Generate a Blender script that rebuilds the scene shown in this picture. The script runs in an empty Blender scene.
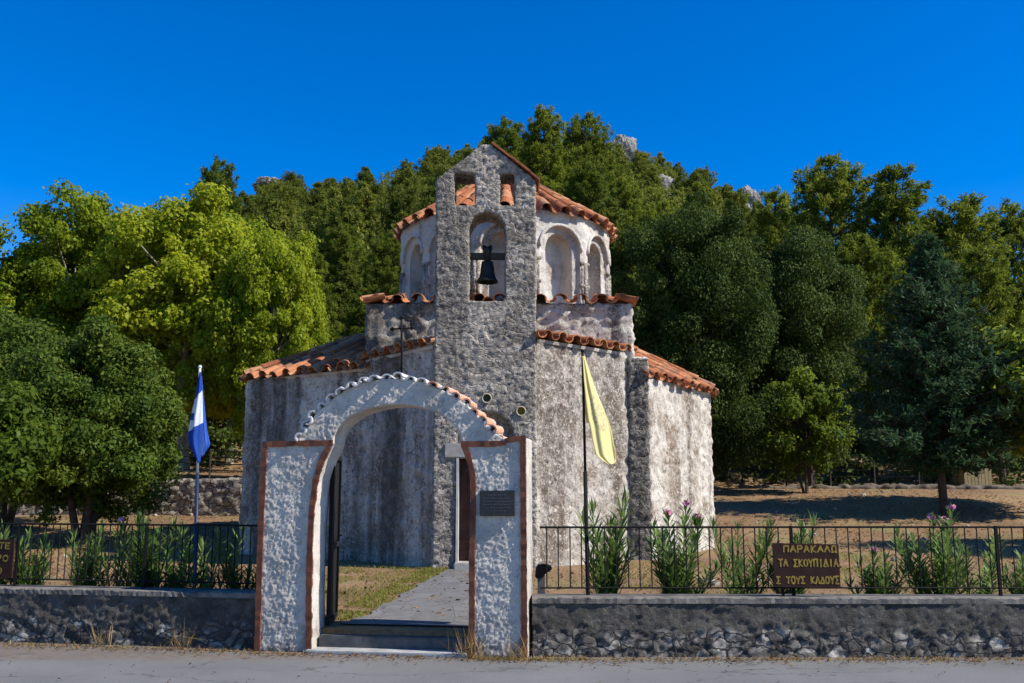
import bpy, bmesh, math, random
import numpy as np
from mathutils import Vector, Matrix, noise as mnoise

R = math.radians
scene = bpy.context.scene
col = scene.collection

# ------------------------------------------------------------------ camera, sky, sun, exposure
F_PX, PITCH, CAM_H = 950.0, R(9.0), 1.6
cam_d = bpy.data.cameras.new("camera")
cam_d.sensor_width = 36.0
cam_d.lens = F_PX / 1024 * 36.0
cam_d.clip_end = 3000
cam = bpy.data.objects.new("camera", cam_d)
cam.location = (0, 0, CAM_H)
cam.rotation_euler = (R(90) + PITCH, 0, 0)
col.objects.link(cam)
scene.camera = cam

SUN_EL, SUN_AZ = R(43), R(16.5)          # azimuth measured from +X towards the camera (-Y)
sdir = Vector((math.cos(SUN_EL) * math.cos(SUN_AZ), -math.cos(SUN_EL) * math.sin(SUN_AZ), math.sin(SUN_EL)))
world = bpy.data.worlds.new("World")
scene.world = world
world.use_nodes = True
wn = world.node_tree
for n_ in list(wn.nodes):
    wn.nodes.remove(n_)
sky = wn.nodes.new("ShaderNodeTexSky")
sky.sky_type = 'NISHITA'
sky.sun_disc = False
sky.sun_elevation = SUN_EL
sky.sun_rotation = math.atan2(sdir.x, sdir.y)
sky.altitude = 900
sky.air_density = 1.0
sky.dust_density = 0.15
sky.ozone_density = 3.0
hs = wn.nodes.new("ShaderNodeHueSaturation")
hs.inputs['Hue'].default_value = .513
hs.inputs['Saturation'].default_value = 1.5
hs.inputs['Value'].default_value = 1.0
bgn = wn.nodes.new("ShaderNodeBackground")
bgn.inputs['Strength'].default_value = 0.13
wo = wn.nodes.new("ShaderNodeOutputWorld")
wn.links.new(sky.outputs[0], hs.inputs['Color'])
wn.links.new(hs.outputs[0], bgn.inputs[0])
wn.links.new(bgn.outputs[0], wo.inputs[0])

sun_d = bpy.data.lights.new("sun", 'SUN')
sun_d.energy = 5.0
sun_d.angle = R(0.5)
sun_d.color = (1.0, 0.95, 0.86)
sun = bpy.data.objects.new("sun", sun_d)
sun.rotation_euler = sdir.to_track_quat('Z', 'Y').to_euler()
col.objects.link(sun)

scene.view_settings.view_transform = 'Standard'
scene.view_settings.look = 'None'
scene.view_settings.exposure = 0.55
scene.view_settings.gamma = 1.0
scene.view_settings.use_curve_mapping = False

# ------------------------------------------------------------------ measuring helpers
def ray(x, y):
    dx = (x - 512) / F_PX
    dv = (341.5 - y) / F_PX
    return Vector((dx, math.cos(PITCH) - dv * math.sin(PITCH), math.sin(PITCH) + dv * math.cos(PITCH)))

def at(x, y, Y):
    r = ray(x, y)
    return Vector((0, 0, CAM_H)) + r * (Y / r.y)

def sstep(a, b, x):
    t = min(1.0, max(0.0, (x - a) / (b - a)))
    return t * t * (3 - 2 * t)

SKY = [(-900, 300), (-300, 262), (-100, 245), (60, 228), (150, 210), (210, 192), (260, 182), (330, 168), (400, 156), (450, 142),
       (520, 134), (570, 132), (610, 134), (650, 141), (700, 158), (755, 186), (800, 214), (900, 245), (1024, 252), (1300, 275), (2000, 320)]
Y_RIDGE = 230.0
def ridge_z(px):
    for (a, b), (c, d) in zip(SKY, SKY[1:]):
        if px <= c:
            t = max(0.0, (px - a) / (c - a))
            return at(512, b + (d - b) * t, Y_RIDGE).z - 10.0
    return at(512, SKY[-1][1], Y_RIDGE).z - 10.0

def yb(x):                       # line of the roadside wall
    return 9.88 - 0.17 * x if x < 0 else 9.88

def H(x, y):                     # height of the ground
    s = y - yb(x)
    if s <= 0.0:
        return -0.02
    z = 0.2 + 0.012 * min(s, 14)
    rt = sstep(-4, 2, x)
    zr = 0.06 * sstep(8, 13, s) + 1.3 * sstep(12.5, 27, s)
    zl = 0.55 * sstep(9, 16.6, s) + 1.25 * sstep(16.75, 17.3, s) + 0.3 * sstep(18, 26, s)
    z += zr * rt + zl * (1 - rt)
    if y > 40:
        px = 512 + F_PX * x / (y * 1.0)
        zr_ = ridge_z(px)
        k = (zr_ - 3.0) / (Y_RIDGE - 40)
        if y < Y_RIDGE:
            z += (y - 40) * k + 2.2 * mnoise.noise((x * .035, y * .035, 3)) * sstep(50, 90, y)
        else:
            z += (Y_RIDGE - 40) * k * max(0.0, 1 - (y - Y_RIDGE) / 260.0)
    return z

def on_ground(x, y):             # where a ray through (x, y) meets the ground
    r = ray(x, y)
    t = 5.0
    while t < 60:
        p = Vector((0, 0, CAM_H)) + r * t
        if p.z <= H(p.x, p.y):
            return p
        t += 0.02
    return p

# ------------------------------------------------------------------ object helpers
def setp(o, label=None, cat=None, group=None, kind=None):
    if label: o['label'] = label
    if cat: o['category'] = cat
    if group: o['group'] = group
    if kind: o['kind'] = kind
    return o

def empty(name, loc, label, cat, group=None):
    o = bpy.data.objects.new(name, None)
    o.empty_display_size = 0.3
    o.location = loc
    col.objects.link(o)
    return setp(o, label, cat, group)

def link(name, me, mat, parent=None, world=True, smooth=None):
    """links a mesh; with a parent and world=True its world-space vertices are made local to the parent"""
    me.name = name
    if mat is not None and len(me.materials) == 0:
        me.materials.append(mat)
    o = bpy.data.objects.new(name, me)
    col.objects.link(o)
    if parent is not None:
        o.parent = parent
        if world:
            org = Vector((0, 0, 0))
            p = parent
            while p is not None:
                org += p.location
                p = p.parent
            me.transform(Matrix.Translation(-org))
    if smooth is not None:
        me.polygons.foreach_set('use_smooth', [smooth] * len(me.polygons))
    return o

def thing(name, me, mat, loc, label, cat, group=None, smooth=None):
    """a thing that is one mesh, world-space vertices"""
    me.transform(Matrix.Translation(-Vector(loc)))
    o = link(name, me, mat, None, False, smooth)
    o.location = loc
    return setp(o, label, cat, group)

def mesh_bm(bm):
    bmesh.ops.recalc_face_normals(bm, faces=bm.faces[:])
    me = bpy.data.meshes.new("m")
    bm.to_mesh(me)
    bm.free()
    return me

def bx(bm, lo, hi, rot=None):
    lo, hi = Vector(lo), Vector(hi)
    c, s = (lo + hi) / 2, hi - lo
    m = Matrix.Translation(c)
    if rot is not None:
        m = m @ rot
    m = m @ Matrix.Diagonal((s.x, s.y, s.z, 1))
    return bmesh.ops.create_cube(bm, size=1.0, matrix=m)['verts']

def tube(bm, pts, radii, seg=8, cap=True):
    pts = [Vector(p) for p in pts]
    if not isinstance(radii, (list, tuple)):
        radii = [radii] * len(pts)
    rings = []
    prev = None
    for i, p in enumerate(pts):
        d = (pts[min(i + 1, len(pts) - 1)] - pts[max(i - 1, 0)]).normalized()
        a = prev if prev is not None else (Vector((1, 0, 0)) if abs(d.x) < .9 else Vector((0, 1, 0)))
        u = (a - d * a.dot(d)).normalized()
        prev = u
        v = d.cross(u)
        rings.append([bm.verts.new(p + (u * math.cos(t) + v * math.sin(t)) * radii[i])
                      for t in [2 * math.pi * k / seg for k in range(seg)]])
    for a, b in zip(rings, rings[1:]):
        for k in range(seg):
            bm.faces.new((a[k], a[(k + 1) % seg], b[(k + 1) % seg], b[k]))
    if cap:
        bm.faces.new(rings[0][::-1])
        bm.faces.new(rings[-1])

def lathe(bm, prof, c, seg=24):
    c = Vector(c)
    rings = [[bm.verts.new(c + Vector((r * math.cos(2 * math.pi * k / seg), r * math.sin(2 * math.pi * k / seg), z))) for k in range(seg)] for r, z in prof]
    for a, b in zip(rings, rings[1:]):
        for k in range(seg):
            bm.faces.new((a[k], a[(k + 1) % seg], b[(k + 1) % seg], b[k]))

def prism(bm, poly, fn0, fn1):
    """closed solid between two images of a 2-D polygon"""
    a = [bm.verts.new(fn0(p)) for p in poly]
    b = [bm.verts.new(fn1(p)) for p in poly]
    n = len(poly)
    bm.faces.new(a[::-1])
    bm.faces.new(b)
    for i in range(n):
        bm.faces.new((a[i], a[(i + 1) % n], b[(i + 1) % n], b[i]))

def upright(bm, poly, z0, z1):
    prism(bm, poly, lambda p: Vector((p[0], p[1], z0)), lambda p: Vector((p[0], p[1], z1)))

def arch_poly(cx, w, z0, zs, rise=None, n=14):
    r = w / 2
    rise = r if rise is None else rise
    pts = [(cx - r, z0), (cx + r, z0)]
    for i in range(n + 1):
        t = math.pi * i / n
        pts.append((cx + r * math.cos(t), zs + rise * math.sin(t)))
    return pts

def carve(me, cutters=(), voxel=None):
    """cuts solids out of a mesh and gives it an even fine grid"""
    for m_ in [me] + list(cutters):
        b = bmesh.new(); b.from_mesh(m_)
        bmesh.ops.triangulate(b, faces=b.faces[:]); bmesh.ops.recalc_face_normals(b, faces=b.faces[:])
        b.to_mesh(m_); b.free()
    o = bpy.data.objects.new("tmp", me)
    col.objects.link(o)
    cs = []
    for c in cutters:
        co = bpy.data.objects.new("cut", c)
        col.objects.link(co); cs.append(co)
        m = o.modifiers.new("b", 'BOOLEAN'); m.operation = 'DIFFERENCE'; m.object = co; m.solver = 'EXACT'
        m.use_self = True
    if voxel:
        m = o.modifiers.new("r", 'REMESH'); m.mode = 'VOXEL'; m.voxel_size = voxel; m.use_smooth_shade = True
    dg = bpy.context.evaluated_depsgraph_get()
    out = bpy.data.meshes.new_from_object(o.evaluated_get(dg))
    for q in [o] + cs:
        bpy.data.objects.remove(q)
    return out

def roughen(me, fn):
    vn = [v.normal.copy() for v in me.vertices]
    for v, n in zip(me.vertices, vn):
        v.co += n * fn(v.co, n)
    me.update()

def fbm(p, s, o=4):
    return mnoise.fractal(Vector(p) * s, 0.9, 2.1, o)

def stones(p, s, squash=1.5):
    q = Vector((p.x * s, p.y * s, p.z * s * squash))
    q += mnoise.noise_vector(q * 0.8) * 0.45 + mnoise.noise_vector(q * 2.3) * 0.22
    d, _ = mnoise.voronoi(q)
    return min(1.0, (d[1] - d[0]) * 3.0)

# ------------------------------------------------------------------ materials
class NT:
    def __init__(s, name):
        s.m = bpy.data.materials.new(name); s.m.use_nodes = True
        s.t = s.m.node_tree; s.b = s.t.nodes['Principled BSDF']
        s.out = s.t.nodes['Material Output']
        s.tc = s.t.nodes.new('ShaderNodeTexCoord')
    def n(s, ty): return s.t.nodes.new(ty)
    def l(s, a, b): s.t.links.new(a, b)
    def vec(s, sc=(1, 1, 1), kind='Object'):
        m = s.n('ShaderNodeMapping'); m.inputs['Scale'].default_value = sc
        s.l(s.tc.outputs[kind], m.inputs['Vector']); return m.outputs[0]
    def noise(s, scale, detail=4, rough=.6, sc=(1, 1, 1), dist=0):
        n = s.n('ShaderNodeTexNoise'); n.inputs['Scale'].default_value = scale
        n.inputs['Detail'].default_value = detail; n.inputs['Roughness'].default_value = rough
        n.inputs['Distortion'].default_value = dist
        s.l(s.vec(sc), n.inputs['Vector']); return n.outputs[0]
    def voro(s, scale, feature='F1', sc=(1, 1, 1), out=0):
        n = s.n('ShaderNodeTexVoronoi'); n.feature = feature; n.inputs['Scale'].default_value = scale
        s.l(s.vec(sc), n.inputs['Vector']); return n.outputs[out]
    def ramp(s, fac, stops):
        r = s.n('ShaderNodeValToRGB'); s.l(fac, r.inputs[0])
        e = r.color_ramp.elements
        while len(e) < len(stops): e.new(.5)
        for i, (p, c) in enumerate(stops):
            e[i].position = p
            e[i].color = (c, c, c, 1) if isinstance(c, (int, float)) else (*c, 1)
        return r.outputs[0]
    def mix(s, fac, a, b, mode='MIX'):
        m = s.n('ShaderNodeMix'); m.data_type = 'RGBA'; m.blend_type = mode
        for k, v in ((0, fac), (6, a), (7, b)):
            sock = m.inputs[k]
            if isinstance(v, (int, float)): sock.default_value = v if k == 0 else (v, v, v, 1)
            elif isinstance(v, tuple): sock.default_value = (*v, 1)
            else: s.l(v, sock)
        return m.outputs[2]
    def math(s, op, a, b=0.0):
        m = s.n('ShaderNodeMath'); m.operation = op
        for i, v in enumerate((a, b)):
            if isinstance(v, (int, float)): m.inputs[i].default_value = v
            else: s.l(v, m.inputs[i])
        return m.outputs[0]
    def masonry(s, scale, sc, warp=.25):
        """uneven rubble: a tone for each stone and a mask that is 0 in the joints"""
        nz = s.n('ShaderNodeTexNoise'); nz.inputs['Scale'].default_value = 3.5; nz.inputs['Detail'].default_value = 4
        s.l(s.tc.outputs['Object'], nz.inputs['Vector'])
        ma = s.n('ShaderNodeVectorMath'); ma.operation = 'MULTIPLY_ADD'
        s.l(nz.outputs[1], ma.inputs[0]); ma.inputs[1].default_value = (warp, warp, warp); s.l(s.tc.outputs['Object'], ma.inputs[2])
        mp = s.n('ShaderNodeMapping'); mp.inputs['Scale'].default_value = sc; s.l(ma.outputs[0], mp.inputs['Vector'])
        o = []
        for ft, k in (('F1', 1), ('DISTANCE_TO_EDGE', 0)):
            v = s.n('ShaderNodeTexVoronoi'); v.feature = ft; v.inputs['Scale'].default_value = scale
            s.l(mp.outputs[0], v.inputs['Vector']); o.append(v.outputs[k])
        return o
    def attr(s, name):
        a = s.n('ShaderNodeAttribute'); a.attribute_name = name; return a.outputs['Fac']
    def sep(s, kind='Object'):
        x = s.n('ShaderNodeSeparateXYZ'); s.l(s.tc.outputs[kind], x.inputs[0]); return x.outputs
    def col(s, c):
        if isinstance(c, tuple): s.b.inputs['Base Color'].default_value = (*c, 1)
        else: s.l(c, s.b.inputs['Base Color'])
        return s
    def rough(s, v):
        if isinstance(v, (int, float)): s.b.inputs['Roughness'].default_value = v
        else: s.l(v, s.b.inputs['Roughness'])
        return s
    def bump(s, h, dist=.02, strength=1.0):
        b = s.n('ShaderNodeBump'); b.inputs['Distance'].default_value = dist; b.inputs['Strength'].default_value = strength
        s.l(h, b.inputs['Height']); s.l(b.outputs[0], s.b.inputs['Normal']); return s

M = {}
def simple(name, c, rough=.6, var=.25, scale=12, metal=0.0):
    t = NT(name)
    t.col(t.mix(t.ramp(t.noise(scale, 5), [(.3, 0.0), (.7, 1.0)]), tuple(v * (1 - var) for v in c), tuple(min(1, v * (1 + var)) for v in c)))
    t.rough(rough); t.b.inputs['Metallic'].default_value = metal
    t.b.inputs['Specular IOR Level'].default_value = .2
    t.bump(t.noise(scale * 6, 3), .002, .5)
    M[name] = t.m
    return t.m

# chapel walls: whitewash worn off rubble, with vertical water stains
def wall_mat(name, white, brown, dark, streak_lo, streak_hi, spot_lo, spot_hi, joints=0.5):
    t = NT(name)
    base = t.mix(t.ramp(t.noise(1.6, 6, .65), [(.47, 0.0), (.64, 1.0)]), white, brown)
    st = t.ramp(t.noise(1.5, 5, .55, (1, 1, .1)), [(streak_lo, 0.0), (streak_hi, 1.0)])
    brk = t.ramp(t.noise(7, 5, .7), [(.3, .25), (.6, 1.0)])
    base = t.mix(t.math('MULTIPLY', st, brk), base, tuple((b + d) * .42 for b, d in zip(brown, dark)))
    h2 = None
    if name in ('shaft_wall', 'buttress_wall'):
        tone, edge = t.masonry(4.4, (1, 1, 1.9), .34)
        base = t.mix(.6, base, t.mix(1.0, base, t.ramp(tone, [(0.0, .45), (.5, .95), (1.0, 1.45)]), 'MULTIPLY'))
        jm = t.math('MULTIPLY', t.ramp(edge, [(.02, 1.0), (.13, 0.0)]), t.ramp(t.noise(7, 6, .7), [(.46, 0.0), (.60, .75)]))
        base = t.mix(jm, base, tuple(min(.7, w * 1.3) for w in white))
        dk = t.math('MULTIPLY', t.ramp(edge, [(.0, 1.0), (.045, 0.0)]), t.ramp(t.noise(6, 6, .7), [(.40, .8), (.54, 0.0)]))
        base = t.mix(dk, base, dark)
        h2 = t.ramp(edge, [(.0, 0.0), (.12, 1.0)])
    sp = t.ramp(t.noise(17 if name == 'shaft_wall' else 15, 8, .78), [(spot_lo, 0.0), (spot_hi, 1.0)])
    base = t.mix(sp, base, dark)
    wh = t.ramp(t.noise(34 if name == 'shaft_wall' else 21, 8, .75, dist=.4), [(.54, 0.0), (.60, .85)])
    base = t.mix(wh, base, tuple(min(.82, w * 1.12) for w in white))
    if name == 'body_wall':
        grime_shade = t.math('MULTIPLY', t.ramp(t.sep()[0], [(.0, 1.0), (.02, 0.0)]), t.ramp(t.noise(1.7, 4, .5, (1, 1, .045)), [(.44, .0), (.56, .95)]))  # grime streaks on the left half only, painted partly to deepen its shade
        base = t.mix(t.math('MULTIPLY', grime_shade, t.ramp(t.noise(6, 6, .7), [(.3, .5), (.6, 1.0)])), base, (.085, .072, .060))
    t.col(base).rough(.93)
    t.b.inputs['Specular IOR Level'].default_value = .15
    h = t.math('ADD', t.math('MULTIPLY', t.noise(7, 8, .7), 1.0), t.math('MULTIPLY', t.noise(38, 5, .7), .4))
    if h2 is not None: h = t.math('ADD', h, t.math('MULTIPLY', h2, .28))
    t.bump(h, .06, .9)
    M[name] = t.m
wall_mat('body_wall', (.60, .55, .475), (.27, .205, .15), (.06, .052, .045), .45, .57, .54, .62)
wall_mat('shaft_wall', (.47, .415, .345), (.24, .207, .168), (.060, .053, .046), .50, .64, .485, .585)
wall_mat('buttress_wall', (.26, .235, .20), (.15, .132, .11), (.045, .04, .036), .46, .6, .46, .56)
wall_mat('drum_wall', (.60, .555, .49), (.40, .335, .28), (.07, .064, .058), .54, .66, .60, .70)

t = NT('stucco')
b_ = t.mix(t.ramp(t.noise(3, 6, .65), [(.45, 0.0), (.68, 1.0)]), (.62, .555, .47), (.38, .34, .29))
b_ = t.mix(t.ramp(t.noise(26, 6, .7), [(.56, 0.0), (.66, .75)]), b_, (.20, .20, .20))
lowdirt = t.math('MULTIPLY', t.ramp(t.sep()[2], [(0.0, 1.0), (.5, 0.0)]), t.ramp(t.noise(9, 6, .7), [(.45, 0.0), (.6, .9)]))
b_ = t.mix(lowdirt, b_, (.13, .125, .12))
t.col(b_).rough(.9)
t.bump(t.noise(75, 5, .7), .014, .9)
M['stucco'] = t.m

t = NT('arch_plaster')
b_ = t.mix(t.ramp(t.noise(4, 6, .65), [(.45, 0.0), (.65, 1.0)]), (.62, .56, .48), (.42, .38, .33))
t.col(b_).rough(.9); t.bump(t.noise(50, 5, .7), .006, .6)
M['arch_plaster'] = t.m

t = NT('roof_tile')
a_ = t.attr('rnd')
b_ = t.ramp(a_, [(0.0, (.20, .070, .034)), (.3, (.36, .125, .052)), (.6, (.44, .175, .078)), (.85, (.46, .235, .125)), (1.0, (.24, .12, .075))])
b_ = t.mix(t.ramp(t.noise(6, 7, .7), [(.50, 0.0), (.62, .85)]), b_, (.085, .058, .042))
b_ = t.mix(t.ramp(t.noise(17, 6, .7), [(.62, 0.0), (.7, .6)]), b_, (.55, .42, .30))
t.col(b_).rough(.9); t.b.inputs['Specular IOR Level'].default_value = .1; t.bump(t.noise(50, 4), .006, .6)
M['roof_tile'] = t.m

t = NT('painted_tile')
a_ = t.attr('rnd')
b_ = t.mix(t.ramp(t.noise(13, 6, .7), [(.30, 0.0), (.38, 1.0)]), (.42, .22, .13), (.56, .535, .50))
b_ = t.mix(t.ramp(a_, [(.5, 0.0), (.52, 1.0)]), b_, t.mix(t.ramp(t.noise(20, 6, .7), [(.45, 0.0), (.62, .75)]), (.56, .22, .09), (.58, .55, .52)))
t.col(b_).rough(.85); t.bump(t.noise(50, 4), .005, .6)
M['painted_tile'] = t.m

# roadside wall
t = NT('wall_stone')
z_ = t.sep()[2]
nz = t.math('ADD', z_, t.math('MULTIPLY', t.noise(3, 5, .6), .35))
low = t.ramp(nz, [(.36, 1.0), (.46, .12)])
stone = t.ramp(t.noise(4.5, 5, .6, (1, 1, 1.6)), [(.35, (.07, .062, .052)), (.5, (.17, .152, .13)), (.60, (.42, .385, .335))])
tone, edge = t.masonry(6.0, (1, 1, 1.6), .30)
stone = t.mix(1.0, stone, t.ramp(tone, [(0.0, .45), (.6, 1.0), (.85, 1.5), (1.0, 2.1)]), 'MULTIPLY')
joint = t.ramp(edge, [(.02, 0.0), (.10, 1.0)])
stone = t.mix(joint, (.045, .042, .04), stone)
rend = t.mix(t.ramp(t.noise(5, 8, .7), [(.4, 0.0), (.65, 1.0)]), (.050, .044, .037), (.15, .134, .114))
b_ = t.mix(t.ramp(nz, [(.36, 0.0), (.45, 1.0)]), stone, rend)
b_ = t.mix(t.ramp(t.noise(16, 8, .75), [(.58, 0.0), (.68, .8)]), b_, (.28, .27, .25))
t.col(b_).rough(.95)
t.bump(t.math('ADD', t.noise(24, 8, .75), t.math('MULTIPLY', t.math('MULTIPLY', joint, low), .45)), .05, 1.0)
M['wall_stone'] = t.m

t = NT('coping')
b_ = t.mix(t.ramp(t.noise(5, 7, .7), [(.4, 0.0), (.65, 1.0)]), (.19, .17, .145), (.075, .067, .058))
t.col(b_).rough(.95); t.bump(t.noise(30, 6, .7), .015, .7)
M['coping'] = t.m

t = NT('asphalt')
b_ = t.mix(t.ramp(t.noise(.9, 6, .6), [(.35, 0.0), (.7, 1.0)]), (.105, .102, .097), (.155, .15, .142))
b_ = t.mix(t.ramp(t.noise(120, 3, .6), [(.4, 0.0), (.7, .7)]), b_, (.24, .235, .225))
b_ = t.mix(t.ramp(t.noise(160, 2, .6), [(.56, 0.0), (.7, .7)]), b_, (.035, .035, .035))
crk = t.ramp(t.noise(.55, 6, .55, (.35, 1, 1)), [(.497, 0.0), (.5, .8), (.503, 0.0)])
b_ = t.mix(crk, b_, (.05, .05, .05))
yy = t.math('ADD', t.sep()[1], t.math('MULTIPLY', t.noise(2.5, 6, .7), .5))
edge = t.ramp(t.math('SUBTRACT', yy, 9.0), [(.60, 0.0), (.9, 1.0)])
b_ = t.mix(t.math('MULTIPLY', edge, t.ramp(t.noise(12, 6, .7), [(.35, 0.0), (.6, .9)])), b_, (.14, .10, .065))
t.col(b_).rough(.92); t.bump(t.noise(110, 3, .7), .008, .7)
M['asphalt'] = t.m

t = NT('soil')
n1 = t.noise(.35, 6, .62)
b_ = t.ramp(n1, [(.3, (.17, .092, .040)), (.5, (.25, .145, .062)), (.7, (.33, .215, .095))])
b_ = t.mix(t.ramp(t.noise(7, 8, .75), [(.45, 0.0), (.7, .75)]), b_, (.10, .055, .026))
b_ = t.mix(t.ramp(t.noise(26, 6, .7), [(.55, 0.0), (.68, .6)]), b_, (.38, .28, .16))
b_ = t.mix(t.ramp(t.noise(.55, 5, .6), [(.55, 0.0), (.68, .55)]), b_, (.20, .205, .06))
pos = t.sep()
hill = t.ramp(t.math('MULTIPLY', t.math('SUBTRACT', pos[1], 38.0), .05), [(0.0, 0.0), (1.0, 1.0)])
scrub = t.mix(t.ramp(t.noise(.25, 6, .65), [(.42, 0.0), (.6, 1.0)]), (.035, .055, .02), (.07, .085, .035))
b_ = t.mix(hill, b_, scrub)
t.col(b_).rough(.97); t.bump(t.noise(22, 7, .75), .04, .8)
M['soil'] = t.m

t = NT('flagstone')
vd = t.n('ShaderNodeTexVoronoi'); vd.feature = 'DISTANCE_TO_EDGE'; vd.inputs['Scale'].default_value = 2.6
t.l(t.vec((1.0, .75, 1)), vd.inputs['Vector'])
vj = t.ramp(vd.outputs[0], [(.0, 0.0), (.035, 1.0)])
vc = t.voro(2.6, 'F1', (1, .75, 1), 1)
b_ = t.ramp(vc, [(0.0, (.12, .115, .108)), (1.0, (.175, .167, .155))])
b_ = t.mix(t.ramp(t.noise(8, 7, .7), [(.45, 0.0), (.65, .7)]), b_, (.085, .082, .078))
b_ = t.mix(vj, (.11, .102, .088), b_)
t.col(b_).rough(.85); t.bump(t.math('ADD', t.math('MULTIPLY', vj, .4), t.math('MULTIPLY', t.noise(20, 5), .6)), .012, .7)
M['flagstone'] = t.m

simple('brown_paint', (.155, .058, .032), .75, .4, 8)
simple('iron', (.008, .0075, .007), .8, .3, 20, .0)
simple('door_wood', (.055, .022, .014), .55, .4, 5)
simple('white_paint', (.46, .44, .41), .8, .2, 6)
simple('sill_paint', (.33, .325, .31), .8, .25, 6)
simple('step_concrete', (.085, .085, .085), .7, .35, 8)
simple('bronze', (.035, .032, .028), .45, .3, 14, .6)
simple('beam_wood', (.06, .05, .042), .8, .3, 10)
simple('plaque_metal', (.055, .052, .052), .4, .25, 20, .5)
simple('plaque_letters', (.10, .095, .09), .5, .2, 30, .3)
simple('sign_brown', (.034, .014, .010), .85, .25, 9)
t = NT('sign_yellow')
t.col(t.mix(t.ramp(t.noise(45, 5, .7), [(.40, 0.0), (.56, 1.0)]), (.13, .075, .02), (.34, .23, .02))).rough(.8)
M['sign_yellow'] = t.m
simple('lintel_stone', (.33, .305, .27), .9, .25, 9)
simple('pole_blue', (.02, .03, .06), .4, .2, 10)
simple('pole_white', (.55, .56, .58), .5, .15, 10)
simple('bowl_dark', (.05, .055, .045), .35, .4, 30)
simple('bowl_yellow', (.20, .13, .02), .3, .4, 30)
simple('bowl_rim', (.50, .43, .28), .6, .2, 30)
simple('bark_pale', (.30, .27, .21), .9, .5, 5)
simple('bark_dark', (.075, .055, .042), .95, .4, 6)
simple('shed_wood', (.33, .26, .13), .9, .25, 5)
simple('pink_petal', (.62, .20, .33), .6, .2, 20)
simple('stem_green', (.08, .11, .04), .8, .3, 10)

t = NT('rock')
b_ = t.mix(t.ramp(t.noise(.35, 8, .7), [(.4, 0.0), (.62, 1.0)]), (.36, .34, .315), (.17, .158, .143))
b_ = t.mix(t.ramp(t.noise(.9, 7, .7), [(.58, 0.0), (.66, .8)]), b_, (.05, .065, .03))
t.col(b_).rough(.95); t.bump(t.noise(1.2, 7, .7), .8, .9)
M['rock'] = t.m

t = NT('retaining_stone')
v2 = t.voro(3.6, 'F1', (1, 1, 1.8), 1)
b_ = t.ramp(v2, [(0.0, (.20, .17, .13)), (1.0, (.42, .37, .30))])
jn = t.ramp(t.voro(3.6, 'DISTANCE_TO_EDGE', (1, 1, 1.8)), [(.02, 0.0), (.07, 1.0)])
b_ = t.mix(jn, (.09, .075, .06), b_)
t.col(b_).rough(.95); t.bump(t.math('ADD', jn, t.noise(12, 6, .7)), .04, .8)
M['retaining_stone'] = t.m

simple('rubble_stone', (.13, .105, .08), .95, .5, 4)
def leaf_mat(name, c0, c1, c2, trans=.35, gloss=.5, scale=.8):
    t = NT(name)
    oi = t.n('ShaderNodeObjectInfo')
    f = t.math('ADD', t.math('MULTIPLY', t.attr('rnd'), .55), t.math('MULTIPLY', t.noise(scale, 3), .5))
    f = t.math('ADD', f, t.math('MULTIPLY', t.math('SUBTRACT', oi.outputs['Random'], .5), .35))
    c = t.ramp(f, [(.2, c0), (.5, c1), (.85, c2)])
    t.col(c).rough(gloss)
    t.b.inputs['Specular IOR Level'].default_value = .12
    tr = t.n('ShaderNodeBsdfTranslucent')
    hv = t.n('ShaderNodeHueSaturation'); hv.inputs['Value'].default_value = 1.5; hv.inputs['Hue'].default_value = .485
    t.l(c, hv.inputs['Color']); t.l(hv.outputs[0], tr.inputs['Color'])
    mx = t.n('ShaderNodeMixShader'); mx.inputs[0].default_value = trans
    t.l(t.b.outputs[0], mx.inputs[1]); t.l(tr.outputs[0], mx.inputs[2]); t.l(mx.outputs[0], t.out.inputs[0])
    M[name] = t.m
leaf_mat('plane_leaf', (.10, .145, .010), (.20, .26, .014), (.33, .36, .025), .5)
leaf_mat('evergreen_leaf', (.026, .054, .009), (.062, .108, .014), (.135, .172, .022), .35, .6)
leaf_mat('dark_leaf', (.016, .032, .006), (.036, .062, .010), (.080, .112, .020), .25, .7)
leaf_mat('lime_leaf', (.06, .10, .012), (.11, .165, .018), (.19, .24, .028), .5)
leaf_mat('cedar_needle', (.018, .046, .016), (.038, .082, .032), (.070, .122, .050), .25, .7)
leaf_mat('pine_needle', (.052, .084, .010), (.110, .150, .015), (.20, .235, .026), .45, .7)
leaf_mat('hill_needle', (.050, .074, .012), (.115, .142, .020), (.20, .22, .034), .4, .7, .25)
leaf_mat('oleander_leaf', (.036, .080, .014), (.075, .140, .028), (.18, .255, .075), .3, .45)
leaf_mat('dry_blade', (.20, .13, .05), (.30, .21, .08), (.42, .32, .15), .3, .8)
leaf_mat('green_blade', (.09, .115, .018), (.19, .195, .036), (.32, .28, .075), .35, .7)

leaf_mat('litter_leaf', (.06, .032, .014), (.15, .085, .035), (.28, .19, .08), .1, .8)
t = NT('greek_cloth')
uv = t.sep('UV')
tt = t.math('ADD', uv[1], t.math('MULTIPLY', uv[0], .10))
w1 = t.math('MULTIPLY', t.math('GREATER_THAN', tt, .30), t.math('LESS_THAN', tt, .655))
nb = t.math('MULTIPLY', t.math('LESS_THAN', uv[0], .30), t.math('LESS_THAN', t.math('ABSOLUTE', t.math('SUBTRACT', uv[1], .49)), .04))
w1 = t.math('MULTIPLY', w1, t.math('SUBTRACT', 1.0, nb))
t.col(t.mix(w1, (.008, .075, .42), (.78, .79, .80))).rough(.75)
M['greek_cloth'] = t.m
t = NT('greek_cloth_fold')
uv = t.sep('UV')
t.col(t.mix(t.math('LESS_THAN', uv[0], .5), (.008, .075, .42), (.78, .79, .80))).rough(.75)
M['greek_cloth_fold'] = t.m
t = NT('yellow_cloth')
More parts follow.
